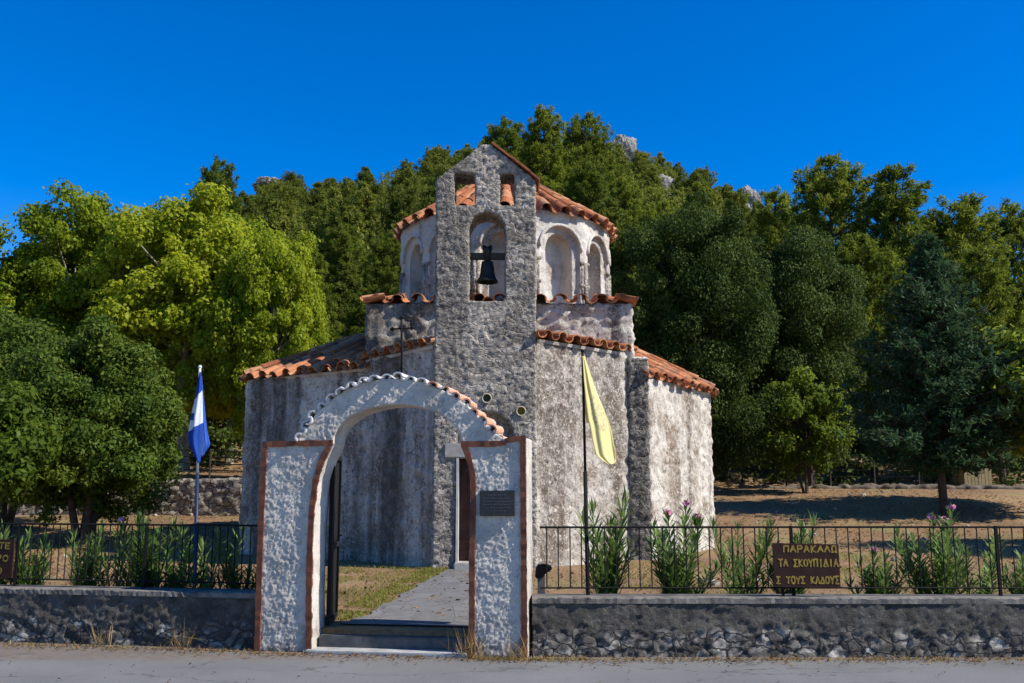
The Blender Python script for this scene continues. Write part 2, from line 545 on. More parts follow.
uv = t.sep('UV')
d2 = t.math('ADD', t.math('POWER', t.math('MULTIPLY', t.math('SUBTRACT', uv[0], .55), 2.0), 2.0), t.math('POWER', t.math('MULTIPLY', t.math('SUBTRACT', uv[1], .52), 4.2), 2.0))
em = t.math('LESS_THAN', d2, .55)
pat = t.ramp(t.noise(40, 3, .6, (1, 1, 1.6)), [(.45, 0.0), (.54, .85)])
t.col(t.mix(t.math('MULTIPLY', em, pat), (.88, .79, .38), (.56, .51, .32))).rough(.75)
M['yellow_cloth'] = t.m
for k in ('yellow_cloth', 'greek_cloth'):
    m_ = M[k]; nt_ = m_.node_tree; pb = nt_.nodes['Principled BSDF']
    tr = nt_.nodes.new('ShaderNodeBsdfTranslucent'); mx = nt_.nodes.new('ShaderNodeMixShader'); mx.inputs[0].default_value = .45
    nt_.links.new(pb.inputs['Base Color'].links[0].from_socket, tr.inputs['Color'])
    nt_.links.new(pb.outputs[0], mx.inputs[1]); nt_.links.new(tr.outputs[0], mx.inputs[2])
    nt_.links.new(mx.outputs[0], nt_.nodes['Material Output'].inputs[0])

# ------------------------------------------------------------------ ground, road, path
def build_ground():
    xs = list(np.arange(-16, 16.01, .3))
    d, x = .4, 16.0
    while x < 900:
        x += d; d *= 1.12
        xs = [-x] + xs + [x]
    ss = [-400, -120, -40, -15, -6, -3, -1.5, -.6, -.2, -.01, .01]
    s, d = .01, .25
    while s < 26:
        s += d; ss.append(s)
    d = .4
    while s < 320:
        s += d; d = min(6.0, d * 1.06); ss.append(s)
    while s < 1600:
        s += d; d *= 1.2; ss.append(s)
    nx, ns = len(xs), len(ss)
    vs = []
    for s_ in ss:
        for x_ in xs:
            y_ = s_ + yb(max(-40, x_))
            z = H(x_, y_)
            if s_ > 1:
                z += .03 * mnoise.noise((x_ * .8, y_ * .8, 0)) * min(1, (s_ - 1) / 6)
            vs.append((x_, y_, z))
    fs = [(j * nx + i, j * nx + i + 1, (j + 1) * nx + i + 1, (j + 1) * nx + i) for j in range(ns - 1) for i in range(nx - 1)]
    me = bpy.data.meshes.new("ground")
    me.from_pydata(vs, [], fs)
    setp(link('ground', me, M['soil'], smooth=True), kind='structure')
    bm = bmesh.new()
    vsx = [-60, -20, -12, -8, -5.6, -2.6, 0, 5, 12, 20, 60]
    a = [bm.verts.new((x, -20, 0)) for x in vsx]
    b = [bm.verts.new((x, yb(x) - .02, 0)) for x in vsx]
    for i in range(len(vsx) - 1):
        bm.faces.new((a[i], a[i + 1], b[i + 1], b[i]))
    setp(link('road', mesh_bm(bm), M['asphalt']), kind='structure')
    # flagstone path from the gate to the chapel door
    L = [(-1.78, 10.42), (-1.62, 11.2), (-1.52, 12.4), (-1.38, 14.0), (-1.22, 15.6), (-1.12, 16.85)]
    Rr = [(.0, 10.15), (.12, 11.2), (.2, 12.4), (.24, 14.0), (.26, 15.6), (.2, 16.85)]
    bm = bmesh.new()
    rows = []
    rng = random.Random(4)
    for k in range(len(L) - 1):
        for q in range(8):
            t_ = q / 8
            l = Vector(L[k]).lerp(Vector(L[k + 1]), t_); r = Vector(Rr[k]).lerp(Vector(Rr[k + 1]), t_)
            l.x += rng.uniform(-.05, .05)
            row = []
            for m in range(9):
                p = l.lerp(r, m / 8)
                row.append(bm.verts.new((p.x, p.y, H(p.x, p.y) + .02)))
            lo = [bm.verts.new((row[0].co.x - .02, row[0].co.y, row[0].co.z - .12))]
            rows.append(lo + row)
    for a, b in zip(rows, rows[1:]):
        for m in range(len(a) - 1):
            bm.faces.new((a[m], a[m + 1], b[m + 1], b[m]))
    setp(link('path', mesh_bm(bm), M['flagstone']), kind='structure')
build_ground()

# ------------------------------------------------------------------ roof tiles
def arc_tile(V, Fc, o, e, u, n, r0, r1, length, inv=False, th=.018, seg=7):
    """a half-round clay tile from its lower end o along u"""
    b = len(V)
    sg = -1 if inv else 1
    for (pos, r) in ((0.0, r0), (length, r1)):
        for rr in (r, r - th):
            for k in range(seg + 1):
                t_ = math.pi * k / seg
                V.append(o + u * pos + e * (math.cos(t_) * rr) + n * (sg * math.sin(t_) * rr * .85))
    s = seg + 1
    for k in range(seg):
        A, B, C_, D = b + k, b + s + k, b + 2 * s + k, b + 3 * s + k
        Fc.append((A, A + 1, C_ + 1, C_)); Fc.append((B + 1, B, D, D + 1)); Fc.append((A + 1, A, B, B + 1)); Fc.append((C_, C_ + 1, D + 1, D))
    for k in (0, seg):
        Fc.append((b + k, b + s + k, b + 3 * s + k, b + 2 * s + k))
    return 4 * seg + 2

def pt_in(poly, a, b):
    c = False
    n = len(poly)
    for i in range(n):
        (x1, y1), (x2, y2) = poly[i], poly[(i + 1) % n]
        if (y1 > b) != (y2 > b) and a < (x2 - x1) * (b - y1) / (y2 - y1) + x1:
            c = not c
    return c

class Tiles:
    def __init__(s, seed=1):
        s.V, s.F, s.A, s.rng = [], [], [], random.Random(seed)
    def tile(s, o, e, u, n, r0, r1, ln, inv=False):
        j = s.rng
        e2 = (e + u * j.uniform(-.05, .05) + n * j.uniform(-.06, .06)).normalized()
        u2 = (u - e2 * u.dot(e2) + e2 * j.uniform(-.04, .04) + n * j.uniform(-.03, .03)).normalized()
        n2 = e2.cross(u2)
        if n2.dot(n) < 0: n2 = -n2
        k = j.uniform(.90, 1.08)
        c = arc_tile(s.V, s.F, o + n * j.uniform(-.013, .013) + u * j.uniform(-.04, .04), e2, u2, n2, r0 * k, r1 * k, ln, inv)
        s.A += [j.random()] * c
    def plane(s, pts, per=.34, course=.36, over=.10):
        """pts[0] -> pts[1] is the eave"""
        P = [Vector(p) for p in pts]
        e = (P[1] - P[0]); W = e.length; e.normalize()
        n = (P[1] - P[0]).cross(P[-1] - P[0]).normalized()
        if n.z < 0: n = -n
        u = n.cross(e)
        if u.z < 0: u = -u
        poly = [((p - P[0]).dot(e), (p - P[0]).dot(u)) for p in P]
        top = max(b for a, b in poly)
        nc = max(1, round(W / per)); pw = W / nc
        amin, amax = min(a for a, b in poly), max(a for a, b in poly)
        for i in range(int(math.floor(amin / pw)) - 1, int(math.ceil(amax / pw)) + 1):
            for half in (0, 1):
                a = (i + .5 + half * .5) * pw
                if a < amin - .05 or a > amax + .05: continue
                for c in range(int(top / course) + 2):
                    b = c * course - over
                    if c == 0:
                        if a < -.06 or a > W + .06: continue
                    elif not pt_in(poly, a, b + course * .5): continue
                    o = P[0] + e * a + u * b
                    if half == 0:
                        s.tile(o + n * .075, e, u, n, pw * .31, pw * .26, course + .08)
                    else:
                        s.tile(o + n * .10, e, u, n, pw * .32, pw * .27, course + .08, True)
    def row(s, p0, p1, n=Vector((0, 0, 1)), r=.10, ln=.42):
        """hip or ridge tiles"""
        p0, p1 = Vector(p0), Vector(p1)
        u = (p1 - p0); L = u.length; u.normalize()
        e = u.cross(n).normalized(); nn = e.cross(u)
        if nn.z < 0: nn = -nn
        k = max(1, int(L / (ln - .07)))
        for i in range(k):
            s.tile(p0 + u * (i * L / k) + nn * .1, e, u, nn, r * 1.1, r * .92, ln)
    def cone(s, c, r0, z0, z1, n_col, course=.36, over=.08):
        c = Vector(c)
        L = math.hypot(r0, z1 - z0)
        for i in range(n_col * 2):
            th = 2 * math.pi * i / (n_col * 2)
            d = Vector((math.cos(th), math.sin(th), 0))
            u = (-d * r0 + Vector((0, 0, z1 - z0))).normalized()
            e = Vector((-math.sin(th), math.cos(th), 0))
            n = u.cross(e)
            if n.z < 0: n = -n
            for k in range(int(L / course)):
                b = k * course - over
                f = 1 - max(0, b) / L
                if f < .25 and i % 4 >= 2: continue
                g = 1.7 if f < .25 else 1
                w = 2 * math.pi * r0 / n_col * f * g
                o = c + d * r0 + Vector((0, 0, z0)) + u * b
                if i % 2 == 0: s.tile(o + n * .075, e, u, n, w * .31, w * .26 * .93, course + .08)
                else: s.tile(o + n * .10, e, u, n, w * .32, w * .27 * .93, course + .08, True)
    def mesh(s):
        me = bpy.data.meshes.new("tiles")
        me.from_pydata([tuple(v) for v in s.V], [], s.F)
        at_ = me.attributes.new('rnd', 'FLOAT', 'FACE')
        at_.data.foreach_set('value', s.A)
        b = bmesh.new(); b.from_mesh(me); bmesh.ops.recalc_face_normals(b, faces=b.faces[:]); b.to_mesh(me); b.free()
        me.polygons.foreach_set('use_smooth', [False] * len(me.polygons))
        return me

def slab(bm, pts, th=.06, drop=.02):
    P = [Vector(p) for p in pts]
    n = (P[1] - P[0]).cross(P[-1] - P[0]).normalized()
    if n.z < 0: n = -n
    prism(bm, P, lambda p: p - n * (th + drop), lambda p: p - n * drop)

# ------------------------------------------------------------------ chapel
TX0, TX1, TXC, TY = -1.40, .435, -.47, 16.9
def build_chapel():
    root = empty('chapel', (-.2, 18.0, .2), 'small whitewashed stone chapel with a domed drum, bell gable and red clay tile roofs', 'chapel')
    # body
    bm = bmesh.new()
    A, B, Cc, D = (-1.40, 17.0), (.43, 17.0), (2.30, 18.68), (2.72, 18.68)
    E, Fp, K, J, I = (4.45, 21.2), (4.45, 22.7), (-2.85, 18.5), (-5.72, 20.3), (-5.76, 22.6)
    upright(bm, [A, (-1.08, 17.0), (-1.08, 17.42), (.08, 17.42), (.08, 17.0), B, Cc, (2.3, 25), (-2.85, 25), K], 0, 4.32)
    upright(bm, [(1.9, 18.68), D, E, Fp, (2.0, 25.2)], 0, 3.84)
    upright(bm, [(1.9, 18.66), (2.70, 18.66), (2.70, 19.2), (1.9, 19.2)], 0, 4.26)
    upright(bm, [(-2.0, 18.5), K, J, I, (-2.4, 25.2)][::-1], 0, 3.98)
    me = carve(mesh_bm(bm), (), .045)
    def f(p, n):
        if n.z > .9 and p.z > 3.5: return 0
        st = stones(p, 3.4)
        patch = sstep(-.1, .25, fbm(p + Vector((7, 3, 1)), .5, 3))
        return .03 * fbm(p, 1.1, 3) + .030 * fbm(p, 6.5, 5) + .024 * (st - .6) * (.15 + .85 * patch)
    roughen(me, f)
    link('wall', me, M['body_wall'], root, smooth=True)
    bm = bmesh.new()
    upright(bm, [(2.27, 18.60), (2.69, 18.60), (2.69, 19.0), (2.27, 19.0)], 0, 4.22)
    me = carve(mesh_bm(bm), (), .035)
    roughen(me, lambda p, n: .02 * fbm(p, 3, 3) + .02 * fbm(p, 9, 3) + .02 * (min(1, stones(p, 3.2, 1.6) * 2) - .8))
    link('buttress', me, M['buttress_wall'], root, smooth=True)
    # square block under the drum
    bm = bmesh.new()
    upright(bm, [(-2.89, 18.6), (2.42, 18.6), (2.42, 24.0), (-2.89, 24.0)], 4.0, 5.32)
    me = carve(mesh_bm(bm), (), .045)
    roughen(me, lambda p, n: 0 if n.z > .9 else .03 * fbm(p, 1.3, 3) + .035 * fbm(p, 6, 4) + .03 * (stones(p, 3.3, 1.5) - .6))
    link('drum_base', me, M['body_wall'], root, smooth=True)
    # drum with arched niches
    C = Vector((-.15, 21.3, 0)); RV, AP = 2.41, 2.41 * math.cos(R(15))
    ang = [R(-90 + 30 * k) for k in range(12)]
    bm = bmesh.new()
    upright(bm, [(C.x + RV * math.cos(a + R(15)), C.y + RV * math.sin(a + R(15))) for a in ang], 5.2, 7.40)
    c1, c2 = bmesh.new(), bmesh.new()
    for a in ang:
        d = Vector((math.cos(a), math.sin(a), 0)); e = Vector((-math.sin(a), math.cos(a), 0))
        for cb, w, top, dep in ((c1, .98, 7.10, .08), (c2, .64, 6.94, .40)):
            pol = arch_poly(0, w, 5.43, top - w / 2)
            prism(cb, pol, lambda p: C + d * (AP + .3) + e * p[0] + Vector((0, 0, p[1])), lambda p: C + d * (AP - dep) + e * p[0] + Vector((0, 0, p[1])))
    me = carve(mesh_bm(bm), (mesh_bm(c1), mesh_bm(c2)), .03)
    roughen(me, lambda p, n: 0 if abs(n.z) > .95 else .018 * fbm(p, 1.6, 3) + .014 * fbm(p, 7, 4))
    drum = link('drum', me, M['drum_wall'], root, smooth=True)
    for a in ang:
        d = Vector((math.cos(a + R(15)), math.sin(a + R(15)), 0)); e = Vector((-d.y, d.x, 0))
        bm = bmesh.new()
        for off in (-.07, 0.0, .07):
            tube(bm, [C + d * (RV - .015 - abs(off) * .4) + e * off + Vector((0, 0, z)) for z in (5.42, 5.9, 6.35)], .042, 10)
        for z in (5.88, 6.36):
            tube(bm, [C + d * (RV - .03) + e * off + Vector((0, 0, z)) for off in (-.13, 0, .13)], .045, 8)
        link('colonnette', mesh_bm(bm), M['shaft_wall'], drum, smooth=True)
    # archivolts: a raised moulding round each niche
    for a in ang:
        d = Vector((math.cos(a), math.sin(a), 0)); e = Vector((-math.sin(a), math.cos(a), 0))
        bm = bmesh.new()
        pts = [(.515 * math.cos(math.pi * i / 18), 6.61 + .515 * math.sin(math.pi * i / 18)) for i in range(19)]
        tube(bm, [C + d * (AP + .005) + e * p[0] + Vector((0, 0, p[1])) for p in pts], .038, 8)
        link('archivolt', mesh_bm(bm), M['drum_wall'], drum, smooth=True)
    # dome roof
    T = Tiles(3)
    T.cone((C.x, C.y, 0), 2.40, 7.37, 9.02, 36)
    bm = bmesh.new()
    lathe(bm, [(2.30, 7.35), (2.38, 7.36), (2.36, 7.39), (.02, 9.0)], (C.x, C.y, 0), 48)
    dome = link('dome_roof', T.mesh(), M['roof_tile'], root)
    link('roof_deck', mesh_bm(bm), M['drum_wall'], dome)
    # tiled edge of the block
    T = Tiles(5)
    x0, x1, y0, y1, z0, z1 = -2.90, 2.40, 18.58, 24.1, 5.33, 5.46
    i0, i1, j0, j1 = x0 + .62, x1 - .62, y0 + .62, y1 - .62
    quads = [[(x0, y0, z0), (x1, y0, z0), (i1, j0, z1), (i0, j0, z1)], [(x1, y0, z0), (x1, y1, z0), (i1, j1, z1), (i1, j0, z1)],
             [(x0, y1, z0), (x0, y0, z0), (i0, j0, z1), (i0, j1, z1)]]
    for q in quads: T.plane(q, .40, .36, .06)
    link('base_roof', T.mesh(), M['roof_tile'], root)
    # roofs of the front arm
    def roof(polys, seed, hips=(), deck=True):
        T = Tiles(seed)
        bm = bmesh.new()
        for q in polys:
            T.plane(q, .38)
            slab(bm, q)
        for h in hips: T.row(*h)
        r = link('roof', T.mesh(), M['roof_tile'], root)
        link('roof_deck', mesh_bm(bm), M['drum_wall'], r)
    z = 4.36
    roof([[(.46, 16.98, z), (2.36, 18.70, z - .02), (.46, 18.7, z + .2)]], 11)
    z = 4.20
    roof([[(-2.88, 18.50, z - .02), (-1.44, 16.98, z + .04), (-1.44, 18.62, z + .26)]], 12)
    # left apse
    Rg, Tb = (-3.55, 21.4, 4.98), (-2.85, 21.4, 4.98)
    roof([[(-5.68, 20.28, 3.98), (-2.86, 18.44, 4.02), Tb, Rg], [(-5.8, 22.6, 3.98), (-5.68, 20.28, 3.98), Rg],
          [(-2.86, 25.0, 3.98), (-5.8, 22.6, 3.98), Rg, Tb]], 13, [((-5.68, 20.28, 4.0), Rg), ((-5.8, 22.6, 4.0), Rg)])
    # right apse
    Tr, Tf = (2.42, 21.4, 4.86), (2.42, 18.75, 4.42)
    roof([[(2.66, 18.62, 3.86), (4.46, 21.14, 3.78), Tr], [(4.46, 21.14, 3.78), (4.46, 22.7, 3.78), (2.6, 22.4, 4.86), Tr],
          [(4.46, 22.7, 3.78), (2.42, 25.1, 3.80), (2.42, 22.5, 4.86)]], 14, [((4.46, 21.14, 3.82), Tr), ((4.46, 22.7, 3.82), (2.5, 22.4, 4.86))])
    # bell gable
    bm = bmesh.new()
    gab = [(TX0, 0), (TX1, 0), (TX1, 7.30), (TXC + .06, 8.0), (TXC - .1, 7.98), (TX0, 7.32)]
    prism(bm, gab, lambda p: Vector((p[0], TY, p[1])), lambda p: Vector((p[0], TY + .68, p[1])))
    cuts = []
    def cut(pol, y0, y1):
        b = bmesh.new()
        prism(b, pol, lambda p: Vector((p[0], y0, p[1])), lambda p: Vector((p[0], y1, p[1])))
        cuts.append(mesh_bm(b))
    cut(arch_poly(-.457, .66, 5.02, 6.36), TY - .3, TY + 1)
    cut([(-1.07, 6.82), (-.685, 6.82), (-.685, 7.43), (-1.07, 7.43)], TY - .3, TY + 1)
    cut([(-.225, 6.82), (.055, 6.82), (.055, 7.43), (-.225, 7.43)], TY - .3, TY + 1)
    cut([(-.985, .1), (-.02, .1), (-.02, 2.20), (-.985, 2.20)], TY - .3, TY + .42)
    cut(arch_poly(-.47, 1.02, 2.42, 2.5), TY - .3, TY + .2)
    for (x, zc) in ((-.45, 3.25), (.16, 3.02)):
        cut([(x + .082 * math.cos(q * .3927), zc + .082 * math.sin(q * .3927)) for q in range(16)], TY - .3, TY + .2)
    me = carve(mesh_bm(bm), cuts, .028)
    def f(p, n):
        st = stones(p, 3.0, 1.9)
        q = Vector((p.x, p.y, p.z * 1.9))
        return .013 * fbm(p, 1.5, 3) + .012 * fbm(q, 6.0, 3) + .011 * fbm(q, 13, 3) + .012 * fbm(q, 26, 2)
    roughen(me, f)
    bt = link('bell_gable', me, M['shaft_wall'], root, smooth=True)
    bm = bmesh.new()                                      # flat tiles capping the right slope
    rng = random.Random(2)
    a, b = Vector((TXC + .1, TY - .05, 8.0)), Vector((TX1 + .06, TY - .05, 7.30))
    for i in range(5):
        p, q = a.lerp(b, i / 5), a.lerp(b, (i + 1.1) / 5)
        rot = Matrix.Rotation(math.atan2(-(q.z - p.z), q.x - p.x), 4, 'Y')
        c = (p + q) / 2
        bx(bm, (c.x - (q - p).length / 2, TY - .06 + rng.uniform(-.02, .02), c.z + .005), (c.x + (q - p).length / 2, TY + .75, c.z + .04), rot)
    me = mesh_bm(bm)
    at_ = me.attributes.new('rnd', 'FLOAT', 'FACE'); at_.data.foreach_set('value', [.3] * len(me.polygons))
    link('coping_tile', me, M['roof_tile'], bt)
    for (x, zc, mm) in ((-.45, 3.25, 'bowl_dark'), (.16, 3.02, 'bowl_yellow')):
        bm = bmesh.new()
        for rr, m2 in (((.0, .04), (.04, .035), (.065, .015), (.08, -.02)), None), :
            lathe(bm, [(r_, -y_) for r_, y_ in rr], (0, 0, 0), 20)
        bowl = mesh_bm(bm)
        bowl.transform(Matrix.Translation((x, TY + .0, zc)) @ Matrix.Rotation(R(90), 4, 'X'))
        o = link('bowl', bowl, M[mm], bt, smooth=True)
        bm = bmesh.new()
        tube(bm, [(x + .080 * math.cos(q), TY - .022, zc + .080 * math.sin(q)) for q in [k * math.pi / 12 for k in range(25)]], .011, 6, False)
        link('bowl_rim', mesh_bm(bm), M['bowl_rim'], bt, smooth=True)
    # door, lintel, threshold
    bm = bmesh.new()
    bx(bm, (-1.2, TY - .035, 2.19), (.20, TY + .2, 2.45))
    bmesh.ops.bevel(bm, geom=bm.edges[:], offset=.02, segments=2, affect='EDGES')
    link('lintel', mesh_bm(bm), M['lintel_stone'], bt)
    bm = bmesh.new()
    for (xa, xb) in ((-.98, -.94), (-.065, -.025)):
        bx(bm, (xa, TY - .03, .3), (xb, TY + .26, 2.188))
    link('door_frame', mesh_bm(bm), M['white_paint'], bt)
    bm = bmesh.new()
    for k in range(6):
        xa = -.937 + k * .1445
        bx(bm, (xa, TY + .24, .42), (xa + .140, TY + .28, 2.186))
    for zz in (.7, 1.3, 1.95):
        bx(bm, (-.937, TY + .225, zz), (-.068, TY + .239, zz + .07))
    door = link('door', mesh_bm(bm), M['door_wood'], bt)
    bm = bmesh.new()
    bx(bm, (-1.0, TY - .3, .2), (.05, TY + .3, .40))
    bmesh.ops.bevel(bm, geom=bm.edges[:], offset=.02, segments=2, affect='EDGES')
    link('doorstep', mesh_bm(bm), M['lintel_stone'], root)
    # the bell hangs in its opening
    bell = empty('bell', (-.457, TY + .3, 5.90), 'dark bronze bell hanging from a beam in the arched opening of the bell gable', 'bell')
    bm = bmesh.new()
    lathe(bm, [(.0, 5.84), (.07, 5.84), (.105, 5.81), (.122, 5.73), (.132, 5.62), (.152, 5.53), (.195, 5.455), (.20, 5.43), (.18, 5.435), (.14, 5.52), (.11, 5.62), (.0, 5.78)], (-.457, TY + .3, 0), 28)
    link('bell_body', mesh_bm(bm), M['bronze'], bell, smooth=True)
    bm = bmesh.new()
    bx(bm, (-.80, TY + .24, 5.87), (-.115, TY + .36, 5.98))
    link('beam', mesh_bm(bm), M['beam_wood'], bell)
    bm = bmesh.new()
    prism(bm, [(-.50, 5.83), (-.41, 5.83), (-.395, 5.99), (-.36, 6.10), (-.40, 6.13), (-.44, 6.08), (-.47, 6.08), (-.51, 6.13), (-.555, 6.10), (-.52, 5.99)],
          lambda p: Vector((p[0], TY + .20, p[1])), lambda p: Vector((p[0], TY + .40, p[1])))
    bmesh.ops.bevel(bm, geom=bm.edges[:], offset=.01, segments=1, affect='EDGES')
    link('yoke', mesh_bm(bm), M['bronze'], bell, smooth=True)
    bm = bmesh.new()
    tube(bm, [(-.457, TY + .3, 5.75), (-.457, TY + .3, 5.42)], .012, 8)
    bmesh.ops.create_icosphere(bm, subdivisions=2, radius=.035, matrix=Matrix.Translation((-.457, TY + .3, 5.41)))
    link('clapper', mesh_bm(bm), M['bronze'], bell, smooth=True)
    T = Tiles(21)
    T.tile(Vector((-.43, TY + .1, 5.03)), Vector((1, 0, 0)), Vector((0, 1, 0)), Vector((0, 0, 1)), .12, .10, .45)
    link('sill_tile', T.mesh(), M['roof_tile'], bt)
build_chapel()

# ------------------------------------------------------------------ gateway
G0, G1 = Vector((-2.62, 10.05, 0)), Vector((.147, 9.64, 0))
GU = (G1 - G0).normalized(); GN = Vector((GU.y, -GU.x, 0))          # GN points to the road
GD = .40
def gp(x, y):
    r = ray(x, y)
    o = Vector((0, 0, CAM_H))
    t = (G0 - o).dot(GN) / r.dot(GN)
    p = o + r * t
    return ((p - G0).dot(GU), max(0.0, p.z))
def gw(p, d=0.0):
    return G0 + GU * p[0] - GN * d + Vector((0, 0, p[1]))

IN_L = [(312, 653), (312, 600), (313, 550), (315, 510), (319, 480), (325, 460), (333, 444)]
IN_ARCH = [(397 - 64.5 * math.cos(t), 444 - 39.5 * math.sin(t)) for t in [math.pi * k / 16 for k in range(1, 16)]]
IN_R = [(462, 443), (467, 458), (470, 475), (470.5, 500), (469, 560), (469, 660)]
OUT_R = [(528, 660), (527, 438), (507, 440)]
TILE_TOP = [(507, 441), (497, 429), (486, 416), (470, 401), (455, 390.5), (440, 383), (424, 377), (409, 373.8), (395, 373.2), (380, 374), (365, 376.5), (345, 384), (329, 394.5), (312, 410), (301, 427), (294, 441)]
def inset(pts, d):
    out = []
    for i, p in enumerate(pts):
        a, b = pts[max(0, i - 1)], pts[min(len(pts) - 1, i + 1)]
        l = math.hypot(b[0] - a[0], b[1] - a[1])
        nx, ny = -(b[1] - a[1]) / l, (b[0] - a[0]) / l          # points into the arch
        sgn = 1 if (399 - p[0]) * nx + (470 - p[1]) * ny > 0 else -1
        out.append((p[0] + sgn * nx * d, p[1] + sgn * ny * d))
    return out
OUT_ARCH = inset(TILE_TOP, 5.2)[1:-1]
OUT_L = [(294, 441), (263, 442), (255, 653)]
def build_gateway():
    root = empty('gateway', tuple(G0), 'white stucco arched gateway with brown painted bands and scalloped tile edging', 'gateway')
    pts = [gp(*p) for p in IN_L + IN_ARCH + IN_R + OUT_R + OUT_ARCH + OUT_L]
    pts = [(u, 0.0 if z < .06 else z) for u, z in pts]
    bm = bmesh.new()
    prism(bm, pts, lambda p: gw(p), lambda p: gw(p, GD))
    me = carve(mesh_bm(bm), (), .0125)
    oz = [gp(399, 383)[1], gp(399, 405)[1]]
    uc = gp(399, 441)[0]
    def f(p, n):
        u = (p - G0).dot(GU)
        front = max(0.0, n.dot(GN))
        # the band under the tiles and the arch soffit are trowelled smooth, the rest is thrown stucco
        rim = 1.0
        if p.z > 2.15:
            x = (u - uc) / 1.02; zz = (p.z - 2.12) / .60
            rad = math.hypot(x, zz)
            rim = 1 - sstep(.80, .88, rad + .04 * math.sin(u * 7)) * (.6 if u > uc - .1 else .1)
        amp = (.25 + .75 * front) * (.15 + .85 * rim)
        q = p * 24
        return amp * (.006 * fbm(p, 11, 2) + .006 * fbm(p, 34, 2) + .007 * fbm(p, 58, 2)) + .003 * fbm(p, 2.5, 2)
    roughen(me, f)
    link('wall', me, M['stucco'], root, smooth=True)
    # brown bands
    rng = random.Random(7)
    def band(pixels, w, name='painted_band'):
        P = [gp(*q) for q in pixels]
        Q = []
        for a, b in zip(P, P[1:]):
            n = max(1, int(math.hypot(b[0] - a[0], b[1] - a[1]) / .05))
            Q += [(a[0] + (b[0] - a[0]) * i / n, a[1] + (b[1] - a[1]) * i / n) for i in range(n)]
        Q.append(P[-1])
        bm = bmesh.new()
        rows = []
        for i, q in enumerate(Q):
            a, b = Q[max(0, i - 1)], Q[min(len(Q) - 1, i + 1)]
            d = math.hypot(b[0] - a[0], b[1] - a[1]) or 1
            nx_, nz_ = -(b[1] - a[1]) / d, (b[0] - a[0]) / d
            hw = w / 2 * rng.uniform(.86, 1.14)
            e1 = (q[0] + nx_ * hw, max(.0, q[1] + nz_ * hw)); e2 = (q[0] - nx_ * hw, max(.0, q[1] - nz_ * hw))
            dd = -.017 + rng.uniform(-.003, .003)
            rows.append([bm.verts.new(gw(e1, .02)), bm.verts.new(gw(e1, dd)), bm.verts.new(gw(e2, dd)), bm.verts.new(gw(e2, .02))])
        for a, b in zip(rows, rows[1:]):
            for k in range(3):
                bm.faces.new((a[k], a[k + 1], b[k + 1], b[k]))
        bm.faces.new(rows[0]); bm.faces.new(rows[-1][::-1])
        link(name, mesh_bm(bm), M['brown_paint'], root)
    band([(257.5, 652), (260, 560), (264.5, 447)], .062)
    band([(309, 653), (309, 600), (310, 550), (312, 510), (316, 480), (322, 460), (329, 447)], .06)
    band([(263, 444.5), (296, 443.5), (333, 443)], .058)
    band([(472, 656), (472, 560), (473.5, 500), (473, 475), (469, 458), (464, 445)], .058)
    band([(461, 444), (490, 444), (506, 443)], .055)
    band([(524.5, 657), (524, 560), (523, 441)], .06)
    band([(505, 441), (516, 438.5), (526, 438)], .05)
    # tile ends over the arch, running front to back
    V = Tiles(9)
    n = 21
    tp = inset(TILE_TOP, 5.0)
    ptsu = []
    for i in range(401):
        q = i / 400 * (len(tp) - 1.0001); k = int(q); f_ = q - k
        ptsu.append(gp(tp[k][0] + (tp[k + 1][0] - tp[k][0]) * f_, tp[k][1] + (tp[k + 1][1] - tp[k][1]) * f_))
    cum = [0]
    for a, b in zip(ptsu, ptsu[1:]): cum.append(cum[-1] + math.hypot(b[0] - a[0], b[1] - a[1]))
    def along(s):
        for i in range(len(cum) - 1):
            if cum[i + 1] >= s: return ptsu[i], ptsu[min(i + 3, 400)]
        return ptsu[-2], ptsu[-1]
    for k in range(n):
        a, b = along(cum[-1] * (k + .5) / n)
        d = math.hypot(b[0] - a[0], b[1] - a[1]) or 1
        e = (GU * ((b[0] - a[0]) / d) + Vector((0, 0, (b[1] - a[1]) / d)))
        nn = (GU * ((b[1] - a[1]) / d) - Vector((0, 0, (b[0] - a[0]) / d)))
        if nn.z < 0: nn = -nn
        w = cum[-1] / n
        cover = k % 1 == 0
        o = gw(a, -.020) + nn * .006
        na = len(V.A)
        V.tile(o, e, -GN, nn, w * .42, w * .40, GD + .10)
        wgt = .9 if k < 8 else .1
        for q in range(na, len(V.A)): V.A[q] = wgt
        a2, b2 = along(cum[-1] * min(.999, (k + 1.0) / n))
        o = gw(a2, -.010) + nn * .026
        na = len(V.A)
        V.tile(o, e, -GN, nn, w * .40, w * .38, GD + .08, True)
        for q in range(na, len(V.A)): V.A[q] = .1
    link('tile_edging', V.mesh(), M['painted_tile'], root)
    # threshold and step
    bm = bmesh.new()
    a, b = gp(313, 640)[0], gp(468, 640)[0]
    def blk(u0, u1, d0, d1, z0, z1):
        c = [gw((u0, 0), d0), gw((u1, 0), d0), gw((u1, 0), d1), gw((u0, 0), d1)]
        prism(bm, c, lambda p: p + Vector((0, 0, z0)), lambda p: p + Vector((0, 0, z1)))
    blk(a - .05, b + .0, -.10, .16, -.01, .035)
    bmesh.ops.bevel(bm, geom=bm.edges[:], offset=.008, segments=2, affect='EDGES')
    link('threshold', mesh_bm(bm), M['sill_paint'], root)
    bm = bmesh.new()
    blk(a + .01, b - .005, .13, .62, -.01, .150)
    bmesh.ops.bevel(bm, geom=bm.edges[:], offset=.012, segments=2, affect='EDGES')
    link('step', mesh_bm(bm), M['step_concrete'], root)
    # sheet-metal door swung open against the left side
    hinge = gw((gp(312, 560)[0] + .05, 0), GD - .06)
    dirv = Vector((-.07, .997, 0))
    bm = bmesh.new()
